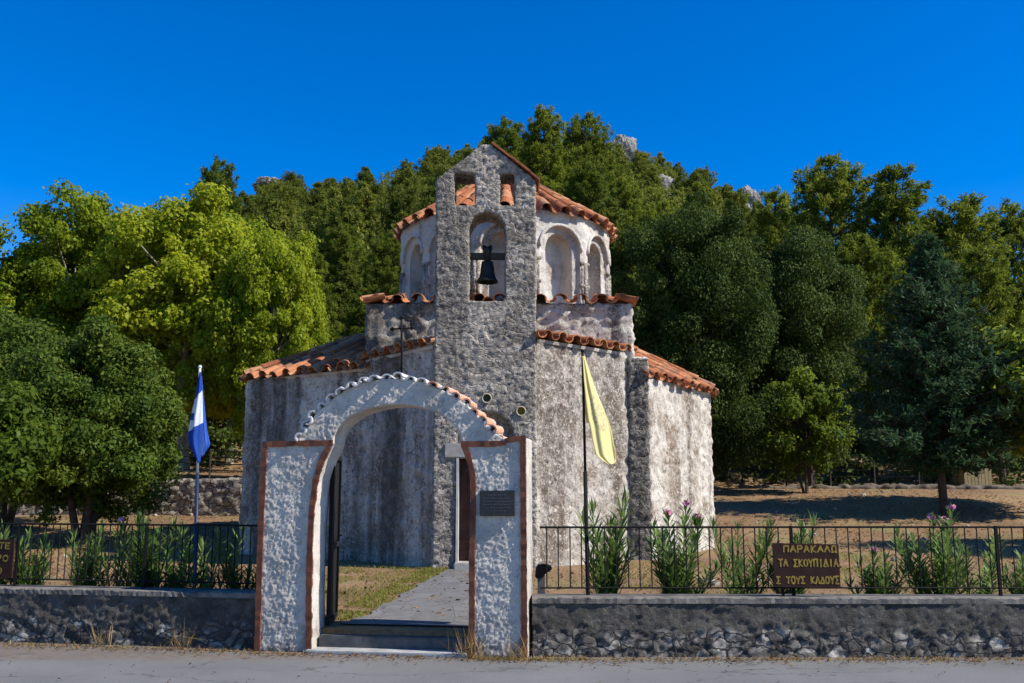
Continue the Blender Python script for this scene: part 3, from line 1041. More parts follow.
    def dbox(bm, a, b, z0, z1, th):
        e = GU * th
        p = [hinge + dirv * a, hinge + dirv * b, hinge + dirv * b + e, hinge + dirv * a + e]
        prism(bm, p, lambda q: q + Vector((0, 0, z0)), lambda q: q + Vector((0, 0, z1)))
    dbox(bm, .02, .72, .24, 1.98, .02)
    gate = link('gate_door', mesh_bm(bm), M['iron'], root)
    bm = bmesh.new()
    for (a_, b_, z0, z1) in ((0, .05, .22, 2.0), (.69, .74, .22, 2.0), (.051, .689, .22, .27), (.051, .689, 1.95, 2.0), (.051, .689, 1.0, 1.05)):
        dbox(bm, a_, b_, z0, z1, .045)
    link('door_frame', mesh_bm(bm), M['iron'], gate)
    bm = bmesh.new()
    p = hinge + dirv * .62 + GU * .03
    tube(bm, [p + Vector((0, 0, 1.12)), p + GU * .05 + Vector((0, 0, 1.12)), p + GU * .05 - dirv * .1 + Vector((0, 0, 1.12))], .01, 6)
    link('handle', mesh_bm(bm), M['iron'], gate)
    # iron cross on top
    t_, b_ = gp(397, 315), gp(397, 376)
    ca = gp(397, 326)
    bm = bmesh.new()
    tube(bm, [gw(b_, .18), gw(((b_[0] + t_[0]) / 2 + .004, (b_[1] + t_[1]) / 2), .18), gw(t_, .18)], .012, 8)
    tube(bm, [gw((ca[0] - .10, ca[1]), .18), gw((ca[0] + .115, ca[1] + .008), .18)], .010, 8)
    for c in ((t_[0], t_[1]), (ca[0] - .10, ca[1]), (ca[0] + .115, ca[1] + .008)):
        for dx, dz in ((.014, 0), (-.014, 0), (0, .014), (0, -.014)):
            bmesh.ops.create_icosphere(bm, subdivisions=1, radius=.014, matrix=Matrix.Translation(gw((c[0] + dx, c[1] + dz), .18)))
    tube(bm, [gw((b_[0] - .06, b_[1] + .05), .18), gw((b_[0], b_[1] + .12), .18), gw((b_[0] + .06, b_[1] + .05), .18)], .007, 6)
    link('cross', mesh_bm(bm), M['iron'], root, smooth=True)
    # plaque on the right pillar
    a, b = gp(480.5, 490.5), gp(515, 516)
    pl = empty('plaque', tuple(gw(((a[0] + b[0]) / 2, (a[1] + b[1]) / 2), -.03)), 'dark metal plaque with faint worn lettering fixed to the right gate pillar', 'plaque')
    bm = bmesh.new()
    def pb(u0, u1, z0, z1, d0, d1):
        prism(bm, [(u0, z0), (u1, z0), (u1, z1), (u0, z1)], lambda p: gw(p, d0), lambda p: gw(p, d1))
    pb(a[0], b[0], b[1], a[1], -.045, .01)
    bmesh.ops.bevel(bm, geom=bm.edges[:], offset=.006, segments=2, affect='EDGES')
    link('plate', mesh_bm(bm), M['plaque_metal'], pl)
    rng = random.Random(3)
    for r_ in range(6):
        bm = bmesh.new()
        z = a[1] - .05 - r_ * .031
        u = a[0] + .035 + (.05 if r_ in (0, 5) else 0)
        while u < b[0] - .05 - (.05 if r_ in (0, 5) else 0):
            w = rng.uniform(.008, .03)
            pb(u, min(u + w, b[0] - .03), z, z + .010, -.047, -.044)
            u += w + rng.uniform(.006, .012)
        link('lettering', mesh_bm(bm), M['plaque_letters'], pl)
build_gateway()

# ------------------------------------------------------------------ roadside walls
def low_wall(p0, p1, label, h=.57, w=.30):
    p0, p1 = Vector((*p0, 0)), Vector((*p1, 0))
    d = (p1 - p0).normalized(); n = Vector((-d.y, d.x, 0))
    if n.y < 0: n = -n
    root = empty('roadside_wall', tuple(p0), label, 'wall')
    bm = bmesh.new()
    prism(bm, [p0, p1, p1 + n * w, p0 + n * w], lambda p: p + Vector((0, 0, -.1)), lambda p: p + Vector((0, 0, h - .045)))
    me = carve(mesh_bm(bm), (), .02)
    def f(p, nn):
        k = 1 - sstep(.26, .38, p.z + .08 * mnoise.noise(p * 2.5))
        q = Vector((p.x, p.y, p.z * 1.5))
        return .015 * fbm(p, 2, 3) + (.008 + .008 * k) * fbm(q, 9, 4) + (.006 + .008 * k) * fbm(q, 24, 3)
    roughen(me, f)
    link('wall_body', me, M['wall_stone'], root, smooth=True)
    bm = bmesh.new()
    N = 220
    rows = []
    rng = random.Random(5)
    for i in range(N + 1):
        c = p0.lerp(p1, i / N)
        wv = .010 * mnoise.noise(c * 1.7) + .007 * mnoise.noise(c * 6)
        j = [rng.uniform(-.014, .014) + wv * 1.2 for _ in range(4)]
        chip = max(0.0, mnoise.noise(c * 3.1 + Vector((4, 0, 0))) - .35) * .08
        j[2] -= chip; j[1] += chip * 2
        rows.append([bm.verts.new(c + n * (-.012 + j[0] * .4) + Vector((0, 0, h - .06))), bm.verts.new(c + n * (-.010 + j[1] * .4) + Vector((0, 0, h - .012 + j[2] * .5))),
                     bm.verts.new(c + n * (.04 + chip) + Vector((0, 0, h + wv * .5))),
                     bm.verts.new(c + n * (w + .02) + Vector((0, 0, h))), bm.verts.new(c + n * (w + .02) + Vector((0, 0, h - .06)))])
    for a, b in zip(rows, rows[1:]):
        for k in range(5):
            bm.faces.new((a[k], a[(k + 1) % 5], b[(k + 1) % 5], b[k]))
    bm.faces.new(rows[0]); bm.faces.new(rows[-1][::-1])
    link('coping', mesh_bm(bm), M['coping'], root)
    return d, n
RW0, RW1 = Vector((.20, 9.70, 0)), Vector((9.0, 9.62, 0))
LW0, LW1 = Vector((-2.60, 10.14, 0)), Vector((-9.5, 11.35, 0))
dR, nR = low_wall(RW0.xy, RW1.xy, 'low weathered stone wall along the road to the right of the gateway')
dL, nL = low_wall(LW0.xy, LW1.xy, 'low dark stone wall along the road to the left of the gateway')

# ------------------------------------------------------------------ railings
def railing(p0, p1, step, label, posts):
    p0, p1 = Vector(p0), Vector(p1)
    L = (p1 - p0).length; d = (p1 - p0).normalized()
    root = empty('railing', tuple(p0), label, 'railing')
    for z, r in ((1.245, .012), (.645, .009)):
        bm = bmesh.new()
        tube(bm, [p0 + Vector((0, 0, z)), p0.lerp(p1, .5) + Vector((0, 0, z + .004)), p1 + Vector((0, 0, z))], r, 6)
        link('rail', mesh_bm(bm), M['iron'], root)
    k = 0
    s = step * .6
    base = None
    rng = random.Random(8)
    while s < L:
        if base is None:
            bm = bmesh.new(); tube(bm, [(0, 0, .645), (0, 0, 1.245)], .0065, 6)
            base = link('baluster', mesh_bm(bm), M['iron'], root, world=False)
            o = base
        else:
            o = base.copy(); col.objects.link(o); o.parent = root
        o.location = d * s
        s += step * rng.uniform(.97, 1.03)
    for s in posts:
        bm = bmesh.new(); p = p0 + d * s
        bx(bm, p + Vector((-.014, -.014, .56)), p + Vector((.014, .014, 1.262)))
        link('post', mesh_bm(bm), M['iron'], root)
c = nR * .15
railing(RW0 + c + dR * .08, RW0 + c + dR * 7.6, .118, 'thin black iron railing on the wall to the right of the gateway', [2.55, 4.62, 6.7])
c = nL * .16
railing(LW0 + c + dL * .08, LW0 + c + dL * 5.8, .087, 'thin black iron railing on the wall to the left of the gateway', [1.35, 2.9, 4.4])

# ------------------------------------------------------------------ flags
def pole(px_top, px_bot, Y, mats, label, split):
    a, b = at(*px_bot, Y), at(*px_top, Y)
    root = empty('flagpole', (a.x, Y, .3), label, 'flagpole')
    m = a.lerp(b, split)
    bm = bmesh.new(); tube(bm, [Vector((a.x, Y, .25)), a, m], .021, 10)
    link('lower_tube', mesh_bm(bm), M[mats[0]], root, smooth=True)
    bm = bmesh.new(); tube(bm, [m, b], .014, 10)
    bmesh.ops.create_icosphere(bm, subdivisions=2, radius=.022, matrix=Matrix.Translation(b))
    link('upper_tube', mesh_bm(bm), M[mats[1]], root, smooth=True)

def cloth(rows, Y, amp, freq, nu=18, seed=0, ph=0.0, slant=0.0):
    """rows: (y, x_left, x_right) outline in the picture, made into a folded sheet at distance Y"""
    bm = bmesh.new(); uvl = bm.loops.layers.uv.new("uv")
    grid = []
    ys = [r[0] for r in rows]
    NV = 40
    for j in range(NV + 1):
        y = ys[0] + (ys[-1] - ys[0]) * j / NV
        for a, b in zip(rows, rows[1:]):
            if y <= b[0] + 1e-6:
                t_ = (y - a[0]) / (b[0] - a[0]); xl = a[1] + (b[1] - a[1]) * t_; xr = a[2] + (b[2] - a[2]) * t_
                break
        row = []
        for i in range(nu + 1):
            s = i / nu
            dy = amp * min(1, (xr - xl) / 12) * (math.sin(s * freq + ph + j * .04) + .35 * math.sin(s * freq * 2.3 + 1 + j * .09))
            p = at(xl + (xr - xl) * s, y, Y)
            p.y += dy + slant * s * min(1, (xr - xl) / 15)
            row.append((bm.verts.new(p), (s, j / NV)))
        grid.append(row)
    for a, b in zip(grid, grid[1:]):
        for i in range(nu):
            q = [a[i], a[i + 1], b[i + 1], b[i]]
            f = bm.faces.new([w[0] for w in q])
            for lp, w in zip(f.loops, q): lp[uvl].uv = w[1]
    return bm

def flags():
    pole((200, 367), (194.5, 592), 10.6, ('pole_blue', 'pole_white'), 'slim flagpole with a pale top holding the blue and white flag', .52)
    fl = empty('blue_white_flag', tuple(at(200, 372, 10.58)), 'limp blue and white flag hanging from the left pole', 'flag')
    bm = cloth([(372, 199.5, 201), (395, 195.5, 202), (415, 190.5, 202), (437, 187, 202), (446, 189.5, 201.5), (463, 198, 200)], 10.56, .03, 7)
    me = mesh_bm(bm)
    o = link('hanging_cloth', me, M['greek_cloth'], fl, smooth=True); sm = o.modifiers.new('thick', 'SOLIDIFY'); sm.thickness = .004
    bm = cloth([(376, 201, 201.8), (400, 201.4, 204), (430, 201.2, 207), (445, 201, 210), (452, 201, 205), (456, 202, 203.5)], 10.66, .02, 6, 14)
    o = link('back_fold', mesh_bm(bm), M['greek_cloth_fold'], fl, smooth=True); sm = o.modifiers.new('thick', 'SOLIDIFY'); sm.thickness = .004
    pole((582.5, 351), (588, 597), 9.90, ('iron', 'iron'), 'black flagpole holding the yellow flag behind the railing', .5)
    bm = cloth([(356, 582.5, 584.5), (380, 584, 593.5), (400, 586, 602), (418, 588, 609.5), (426, 590, 612.5), (440, 592.5, 615), (455, 596, 618), (461, 603, 617.5), (464, 608, 615)], 9.84, .020, 8.0, slant=.16)
    me = mesh_bm(bm)
    fl = empty('yellow_flag', tuple(at(583, 358, 9.86)), 'limp yellow flag with a faint grey emblem hanging from the black pole', 'flag')
    o = link('hanging_cloth', me, M['yellow_cloth'], fl, smooth=True); sm = o.modifiers.new('thick', 'SOLIDIFY'); sm.thickness = .004
    bm = cloth([(366, 583, 585), (390, 584, 591), (410, 585, 594), (421, 586, 592), (423, 588, 590)], 9.95, .02, 6, 12)
    o = link('back_fold', mesh_bm(bm), M['yellow_cloth'], fl, smooth=True); sm = o.modifiers.new('thick', 'SOLIDIFY'); sm.thickness = .004
flags()

# ------------------------------------------------------------------ signs
GLY = {'Π': [[(.05, 0), (.05, 1), (.9, 1), (.9, 0)]], 'Α': [[(0, 0), (.5, 1), (1, 0)], [(.2, .38), (.8, .38)]],
       'Ρ': [[(.1, 0), (.1, 1), (.7, .98), (.9, .76), (.7, .5), (.1, .48)]], 'Κ': [[(.1, 0), (.1, 1)], [(.9, 1), (.1, .45), (.95, 0)]],
       'Λ': [[(0, 0), (.5, 1), (1, 0)]], 'Ω': [[(.0, .02), (.32, .02), (.08, .45), (.2, .88), (.5, 1), (.8, .88), (.92, .45), (.68, .02), (1, .02)]],
       'Τ': [[(0, 1), (1, 1)], [(.5, 1), (.5, 0)]], 'Σ': [[(.95, 1), (.05, 1), (.55, .5), (.05, 0), (.95, 0)]],
       'Ο': [[(.5 + .46 * math.cos(a), .5 + .5 * math.sin(a)) for a in [k * math.pi / 6 for k in range(13)]]],
       'Υ': [[(0, 1), (.5, .5), (1, 1)], [(.5, .5), (.5, 0)]], 'Ι': [[(.5, 0), (.5, 1)]], 'Δ': [[(0, 0), (.5, 1), (1, 0), (0, 0)]],
       'Ε': [[(.9, 1), (.1, 1), (.1, 0), (.9, 0)], [(.1, .52), (.75, .52)]], 'Χ': [[(0, 0), (1, 1)], [(0, 1), (1, 0)]],
       'Θ': [[(.5 + .46 * math.cos(a), .5 + .5 * math.sin(a)) for a in [k * math.pi / 6 for k in range(13)]], [(.25, .5), (.75, .5)]]}
def sign(px0, px1, py0, py1, Y, d, lines, label, seed):
    a, b = at(px0, py1, Y), at(px1, py0, Y)
    W, Hh = (b.x - a.x), b.z - a.z
    root = empty('notice_board', (a.x, Y, a.z), label, 'sign')
    d = Vector((d.x, d.y, 0)) * (1 if d.x > 0 else -1)
    n = Vector((d.y, -d.x, 0))
    org = Vector((a.x, Y, a.z))
    def w(u, z, o): return org + d * u + n * o + Vector((0, 0, z))
    rng = random.Random(seed)
    bm = bmesh.new()
    tilt = .012
    prism(bm, [(0, tilt), (W, 0), (W, Hh - .012), (0, Hh)], lambda p: w(*p, 0), lambda p: w(*p, .02))
    link('board', mesh_bm(bm), M['sign_brown'], root)
    bm = bmesh.new()
    for u in (W * .12,):
        prism(bm, [(u, -.12), (u + .025, -.12), (u + .025, Hh + .0), (u, Hh + .0)], lambda p: w(*p, -.02), lambda p: w(*p, -.002))
    link('batten', mesh_bm(bm), M['iron'], root)
    for (txt, u0, u1, zc, hh) in lines:
        bm = bmesh.new()
        n_ = len(txt); cw = (u1 - u0) / n_ * W
        for k, ch in enumerate(txt):
            if ch == ' ': continue
            sz = rng.uniform(.9, 1.08); dz = rng.uniform(-.03, .03) * hh
            for st in GLY[ch]:
                P = [(u0 * W + k * cw + (.1 + x * .78) * cw, zc * Hh + dz + (z - .5) * hh * sz) for x, z in st]
                for p, q in zip(P, P[1:]):
                    L = math.hypot(q[0] - p[0], q[1] - p[1]) or 1e-6
                    ex, ez = (q[0] - p[0]) / L * .004, (q[1] - p[1]) / L * .004
                    nx_, nz_ = -(q[1] - p[1]) / L * .0075, (q[0] - p[0]) / L * .0075
                    pol = [(p[0] - ex + nx_, p[1] - ez + nz_), (q[0] + ex + nx_, q[1] + ez + nz_), (q[0] + ex - nx_, q[1] + ez - nz_), (p[0] - ex - nx_, p[1] - ez - nz_)]
                    off = .0222 + rng.uniform(0, .0012)
                    bm.faces.new([bm.verts.new(w(*v, off)) for v in pol])
        link('lettering', mesh_bm(bm), M['sign_yellow'], root)
sign(774, 837.5, 543, 588, 9.72, dR, [('ΠΑΡΑΚΑΛΩ', .15, .98, .87, .062), ('ΤΑ ΣΚΟΥΠΙΔΙΑ', .07, .985, .56, .066), ('Σ ΤΟΥΣ ΚΑΔΟΥΣ', .03, .99, .18, .066)],
     'brown board with three lines of yellow hand painted Greek letters on the right railing', 1)
sign(-42, 22, 538, 577, 10.66, dL, [('ΚΡΑΤΑΤΕ', .15, .95, .82, .062), ('ΤΟ ΧΩΡΟ', .10, .93, .50, .062), ('ΚΑΘΑΡΟ', .12, .83, .18, .062)],
     'brown board with yellow Greek letters on the left railing, cut by the photo edge', 2)

# floodlight behind the right wall
def floodlight():
    p = at(541, 594, 10.15)
    root = empty('floodlight', (p.x, 10.15, .25), 'small black floodlight on a short grey post beside the right gate pillar', 'floodlight')
    bm = bmesh.new(); bx(bm, (p.x - .035, 10.12, .2), (p.x + .04, 10.19, .86)); link('post', mesh_bm(bm), M['step_concrete'], root)
    c = at(543, 569, 10.1)
    bm = bmesh.new()
    poly = [(-.085, -.09), (-.02, -.09), (.0, -.045), (.085, -.015), (.095, .03), (.02, .055), (-.07, .04), (-.06, .01)]
    prism(bm, poly, lambda q: Vector((c.x + q[0], 10.03, c.z + q[1])), lambda q: Vector((c.x + q[0], 10.17, c.z + q[1])))
    bmesh.ops.bevel(bm, geom=bm.edges[:], offset=.012, segments=2, affect='EDGES')
    link('lamp_head', mesh_bm(bm), M['iron'], root)
floodlight()

# ------------------------------------------------------------------ foliage
def leaves(c, n, length, width, rng, fold=.18, tdir=None, attr=None):
    """one folded leaf per row of c; n: facing direction; tdir: pointing direction if given"""
    N = len(c)
    n = n / (np.linalg.norm(n, axis=1, keepdims=True) + 1e-9)
    r = rng.normal(size=(N, 3)) if tdir is None else tdir
    t_ = r - n * np.sum(r * n, axis=1, keepdims=True)
    t_ /= (np.linalg.norm(t_, axis=1, keepdims=True) + 1e-9)
    b = np.cross(n, t_)
    L = np.asarray(length).reshape(-1, 1) * np.ones((N, 1)); W = np.asarray(width).reshape(-1, 1) * np.ones((N, 1))
    v = np.empty((N, 4, 3))
    v[:, 0] = c - t_ * L * .5
    v[:, 1] = c + b * W * .5 + n * W * fold
    v[:, 2] = c + t_ * L * .5
    v[:, 3] = c - b * W * .5 + n * W * fold
    return v.reshape(-1, 3), (rng.random(N) if attr is None else attr)

def leaf_mesh(parts):
    v = np.concatenate([p[0] for p in parts]); a = np.concatenate([p[1] for p in parts])
    nf = len(a)
    me = bpy.data.meshes.new("leaves")
    me.vertices.add(nf * 4); me.vertices.foreach_set('co', v.astype(np.float32).ravel())
    me.loops.add(nf * 4); me.loops.foreach_set('vertex_index', np.arange(nf * 4, dtype=np.int32))
    me.polygons.add(nf); me.polygons.foreach_set('loop_start', np.arange(0, nf * 4, 4, dtype=np.int32))
    me.update(calc_edges=True)
    at_ = me.attributes.new('rnd', 'FLOAT', 'FACE'); at_.data.foreach_set('value', a.astype(np.float32))
    return me

def unit(rng, n):
    d = rng.normal(size=(n, 3)); return d / np.linalg.norm(d, axis=1, keepdims=True)

def broad_tree(seed, h, r, base, n_cl, per, leaf, rc, lw=.8, trunk_r=.2, stems=1, lean=0.0, flat=1.0, up=.5, bot=.0, tight=False):
    """crown as leaf clumps spread in an uneven envelope; trunk and limbs reach into it"""
    rng = np.random.default_rng(seed)
    hc = (h - base) / 2
    cz = base + hc
    cl = []
    off = Vector((seed * 1.7, seed * .9, 0))
    while len(cl) < n_cl:
        d = unit(rng, 1)[0]
        rho = (.35 + .65 * rng.random() ** .45)
        if d[2] < -.45 and rng.random() < bot: continue
        k = 1 + .28 * mnoise.noise(Vector(d) * 1.6 + off) + (.26 if tight else .14) * mnoise.noise(Vector(d) * 4 + off)
        p = np.array([d[0] * r, d[1] * r, d[2] * hc * flat]) * rho * k
        p[2] += cz
        if p[2] < base * .85: p[2] = base * .85 + rng.random() * .3
        cl.append((p, rho))
    parts = []
    for p, rho in cl:
        rr = rc * (rng.uniform(.6, 1.4) if tight else .45 + 1.15 * rng.random() ** 1.3)
        n = int(per * (rr / rc) ** 2)
        d = unit(rng, n)
        q = p + d * (rr * rng.random((n, 1)) ** (.33 if tight else .45) * np.where(rng.random((n, 1)) < .10, 1.3, 1.0)) * np.array([1, 1, .72])
        nn = d * .8 + np.array([0, 0, up]) + rng.normal(size=(n, 3)) * .55
        tint = np.clip(rng.random(n) * .7 + rng.random() * .4 - .05, 0, 1)
        s = leaf * rng.uniform(.7, 1.3, n)
        parts.append(leaves(q, nn, s, s * lw, rng, attr=tint))
    crown = leaf_mesh(parts)
    bm = bmesh.new()
    pr = random.Random(seed)
    order = sorted(range(n_cl), key=lambda i: rng.random())
    for s in range(stems):
        a0 = 2 * math.pi * s / stems + .6
        foot = Vector((math.cos(a0), math.sin(a0), 0)) * (trunk_r * 1.3 if stems > 1 else 0)
        top = Vector((math.cos(a0) * r * .3 * (stems > 1) + lean, math.sin(a0) * r * .3 * (stems > 1), cz + hc * .3))
        mid = foot.lerp(top, .45) + Vector((pr.uniform(-.2, .2), pr.uniform(-.2, .2), 0)) * (1 + trunk_r)
        tr = trunk_r / (1 if stems == 1 else 1.3)
        pts = [foot + Vector((0, 0, -.3)), foot + Vector((0, 0, .15)), foot.lerp(mid, .5), mid, mid.lerp(top, .5), top]
        tube(bm, pts, [tr * 1.5, tr * 1.15, tr, tr * .8, tr * .5, tr * .15], 10)
        for i in order[s::stems][:26]:
            p = Vector(cl[i][0])
            t0 = min(.9, max(.3, (p.z - .9 * abs((p - top).xy.length) * .5) / max(top.z, .1)))
            st = foot.lerp(mid, t0 / .45) if t0 < .45 else mid.lerp(top, (t0 - .45) / .55)
            if st.z > p.z: st = st.lerp(mid, .7)
            m = st.lerp(p, .5) + Vector((pr.uniform(-.2, .2), pr.uniform(-.2, .2), pr.uniform(-.05, .25))) * rc
            tube(bm, [st, m, p], [tr * .38, tr * .24, tr * .07], 6, False)
    return crown, mesh_bm(bm)

def pine_tree(seed, h, r, base, whorls, nb, tufts, per, ln, wd, droop=0.0, shape=.75, trunk_r=.16, rise=.35, full=.35):
    rng = np.random.default_rng(seed)
    pr = random.Random(seed)
    parts = []
    bm = bmesh.new()
    bend = Vector((pr.uniform(-.3, .3), pr.uniform(-.3, .3), 0))
    def axis(z): return bend * math.sin(z / h * 2.2) + Vector((0, 0, z))
    tube(bm, [axis(z) for z in [-.3, .1, h * .25, h * .5, h * .75, h * .98]], [trunk_r * 1.3, trunk_r * 1.1, trunk_r * .9, trunk_r * .65, trunk_r * .35, .03], 8)
    for w in range(whorls):
        f = (w + pr.random() * .8) / whorls
        z = base + (h - base) * f
        prof = (1 - f) ** shape * (.45 + .55 * min(1, f / .18 + .3))
        if f > .93: prof = max(prof, .12)
        for k in range(nb if f < .85 else max(3, nb - 2)):
            a = 2 * math.pi * (k + pr.random() * .9) / nb + w * 1.9
            L = r * prof * pr.uniform(.6, 1.2)
            d = Vector((math.cos(a), math.sin(a), 0))
            s0 = axis(z)
            tip = s0 + d * L + Vector((0, 0, L * (rise + .5 * f - droop) + pr.uniform(-.1, .1) * L))
            mid = s0.lerp(tip, .55) + Vector((0, 0, -.08 * L + droop * .3 * L))
            tube(bm, [s0, mid, tip], [trunk_r * .28 * (1 - f * .6), trunk_r * .16, .012], 5, False)
            nt = max(2, int(tufts * (L / r) + 1))
            for q in range(nt):
                t_ = full + (1 - full) * (q + pr.random()) / nt
                c = (s0.lerp(mid, t_ / .55) if t_ < .55 else mid.lerp(tip, (t_ - .55) / .45))
                sp = L * .28 * pr.uniform(.3, 1) * (1.2 - .5 * t_)
                c = np.array(c) + rng.normal(size=3) * np.array([sp, sp, sp * .55]) * .6
                dirs = unit(rng, per) * .9 + np.array([d.x * .5, d.y * .5, .45 - droop])
                dirs /= np.linalg.norm(dirs, axis=1, keepdims=True)
                l = ln * rng.uniform(.6, 1.25, per)
                pos = c + dirs * (l[:, None] * .55) + rng.normal(size=(per, 3)) * ln * .28
                nn = rng.normal(size=(per, 3)) + np.array([0, 0, .6])
                tint = np.clip(rng.random(per) * .6 + pr.random() * .45, 0, 1)
                parts.append(leaves(pos, nn, l, wd * rng.uniform(.7, 1.3, per), rng, .1, dirs, tint))
    return leaf_mesh(parts), mesh_bm(bm)

def place_tree(name, protos, px, py_top, Y, h, label, cat='tree', group=None, wk=1.0, rz=0.0, px_w=None):
    """a tree rooted on the ground at distance Y under picture column px, its top at row py_top"""
    top = at(px, py_top, Y)
    g = H(top.x, Y)
    zs = np.empty(len(protos[0].vertices) * 3, np.float32); protos[0].vertices.foreach_get('co', zs)
    h = float(np.percentile(zs[2::3], 99.7))
    k = (top.z - g) / h
    wk = wk * (14 / h if cat == 'pine tree' else 1)
    root = empty(name, (top.x, Y, g - .05), label, cat, group)
    root.scale = (k * wk, k * wk, k)
    root.rotation_euler = (0, 0, rz)
    for nm, me, m in (('crown', protos[0], protos[2]), ('trunk', protos[1], protos[3])):
        if len(me.materials) == 0: me.materials.append(m)
        o = bpy.data.objects.new(nm, me); col.objects.link(o); o.parent = root
    return root

def trees():
    PL = [(*broad_tree(31, 11, 4.4, 1.6, 420, 170, .19, .62, trunk_r=.24, up=.5, bot=.3), M['plane_leaf'], M['bark_pale']),
          (*broad_tree(32, 11, 4.1, 1.8, 400, 170, .19, .62, trunk_r=.22, up=.5, bot=.3), M['plane_leaf'], M['bark_pale'])]
    for i, (px, py, Y, wk, rz, lab) in enumerate([
            (198, 205, 33, .92, 0, 'tall yellow green plane tree directly behind the blue and white flag'),
            (84, 196, 35, .8, 2.0, 'tallest yellow green plane tree, with a tuft rising above the left skyline'),
            (276, 238, 31, .62, 1.1, 'narrow yellow green plane tree closest to the left side of the chapel'),
            (-15, 232, 34, 1.0, 3.3, 'yellow green plane tree cut by the left edge of the photo'),
            (140, 216, 40, .9, 4.2, 'yellow green plane tree between and behind the two tallest plane trees'),
            (240, 220, 41, .8, 5.0, 'rearmost yellow green plane tree just left of the chapel roofs'),
            (-120, 215, 36, 1.0, .6, 'yellow green plane tree beyond the left edge of the photo')]):
        place_tree('plane_tree', PL[i % 2], px, py, Y, 11, lab, 'plane tree', 'plane trees on the left', wk, rz)
    EV = (*broad_tree(41, 4.6, 2.0, .6, 260, 330, .105, .40, lw=.5, trunk_r=.11, stems=4, up=.3, bot=.35), M['evergreen_leaf'], M['bark_dark'])
    EV2 = (*broad_tree(42, 4.6, 2.0, .7, 190, 330, .11, .43, lw=.5, trunk_r=.10, stems=2, up=.3, bot=.35), M['evergreen_leaf'], M['bark_dark'])
    place_tree('evergreen_tree', EV, 98, 330, 22.5, 4.6, 'rounded dark green evergreen with several trunks in front of the retaining wall', 'evergreen tree', None, .93)
    place_tree('evergreen_tree', EV2, 22, 318, 25, 4.6, 'rounded dark green evergreen further left and behind the multi trunk one', 'evergreen tree', None, 1.0, 1.0)
    place_tree('evergreen_tree', EV2, 1165, 310, 20.5, 4.6, 'rounded evergreen beyond the right edge of the photo', 'evergreen tree', None, 1.0, 2.2)
    LG = (*broad_tree(43, 4.2, 1.5, 1.3, 70, 300, .17, .5, lw=.6, trunk_r=.12, up=.4), M['lime_leaf'], M['bark_pale'])
    place_tree('young_tree', LG, -8, 382, 20, 4.2, 'light green small tree with a pale trunk at the left photo edge', 'tree', None, .9)
    DK = [(*broad_tree(51, 12, 4.0, 1.3, 210, 520, .16, .84, lw=.55, trunk_r=.3, up=.45, bot=.2, tight=True), M['dark_leaf'], M['bark_dark']),
          (*broad_tree(52, 12, 3.6, 1.3, 190, 520, .16, .82, lw=.55, trunk_r=.28, up=.45, bot=.2, tight=True), M['dark_leaf'], M['bark_dark'])]
    place_tree('oak_tree', DK[0], 695, 212, 34, 12, 'large dark dome shaped tree beside the right side of the chapel', 'tree', None, .74)
    place_tree('oak_tree', DK[1], 798, 232, 37, 12, 'large dark tree left of the bluish conifer', 'tree', None, .72, 1.5)
    place_tree('oak_tree', DK[1], 750, 275, 42, 12, 'dark tree behind and between the two large dark dome shaped trees', 'tree', None, .9, 3.5)
    LM = (*broad_tree(44, 4.6, 2.3, .9, 120, 190, .15, .42, lw=.7, trunk_r=.08, stems=3, up=.5), M['lime_leaf'], M['bark_dark'])
    place_tree('young_tree', LM, 800, 372, 33.5, 4.6, 'small bright lime green tree below the large dark trees', 'tree', None, .8)
    place_tree('young_tree', LG, 1030, 330, 29, 4.2, 'leafy green tree at the right photo edge beyond the shed', 'tree', None, 1.1, 2)
    CE = (*pine_tree(61, 8.0, 2.7, 1.2, 36, 10, 11, 18, .18, .05, .16, .85, .11, .28, .2), M['cedar_needle'], M['bark_dark'])
    place_tree('cedar_tree', CE, 925, 238, 28.5, 8.0, 'bluish green conical conifer standing alone on the brown slope', 'conifer', None, 1.08)
    PN = [(*pine_tree(70 + i, 14, [3.4, 3.0, 3.8][i], 3.0, 22, 7, 12, 40, .30, .07, .0, .48, .2, .38, .4), M['pine_needle'], M['bark_dark']) for i in range(3)]
    for i, (px, py, Y, wk, lab) in enumerate([
            (822, 160, 50, 1.0, 'tallest pine on the right skyline, above the large dark trees'),
            (893, 170, 47, 1.0, 'tall pine straight behind the bluish conifer'),
            (957, 200, 46, 1.0, 'pine on the right skyline between the bluish conifer and the photo edge'),
            (1012, 206, 50, 1.0, 'dark topped pine at the right end of the skyline'),
            (775, 192, 56, .9, 'pine whose tip shows above the gap between the large dark trees'),
            (985, 250, 40, 1.0, 'light green pine right of the bluish conifer with a long low branch'),
            (860, 235, 42, 1.0, 'light green pine between the large dark trees and the bluish conifer'),
            (1060, 225, 44, 1.0, 'pine just beyond the right photo edge'),
            (925, 215, 58, 1.1, 'rear pine filling the gap behind the bluish conifer'),
            (1115, 215, 52, 1.1, 'pine well beyond the right photo edge')]):
        place_tree('pine_tree', PN[i % 3], px, py, Y, 14, lab, 'pine tree', 'tall pines on the right', wk, i * 1.3)
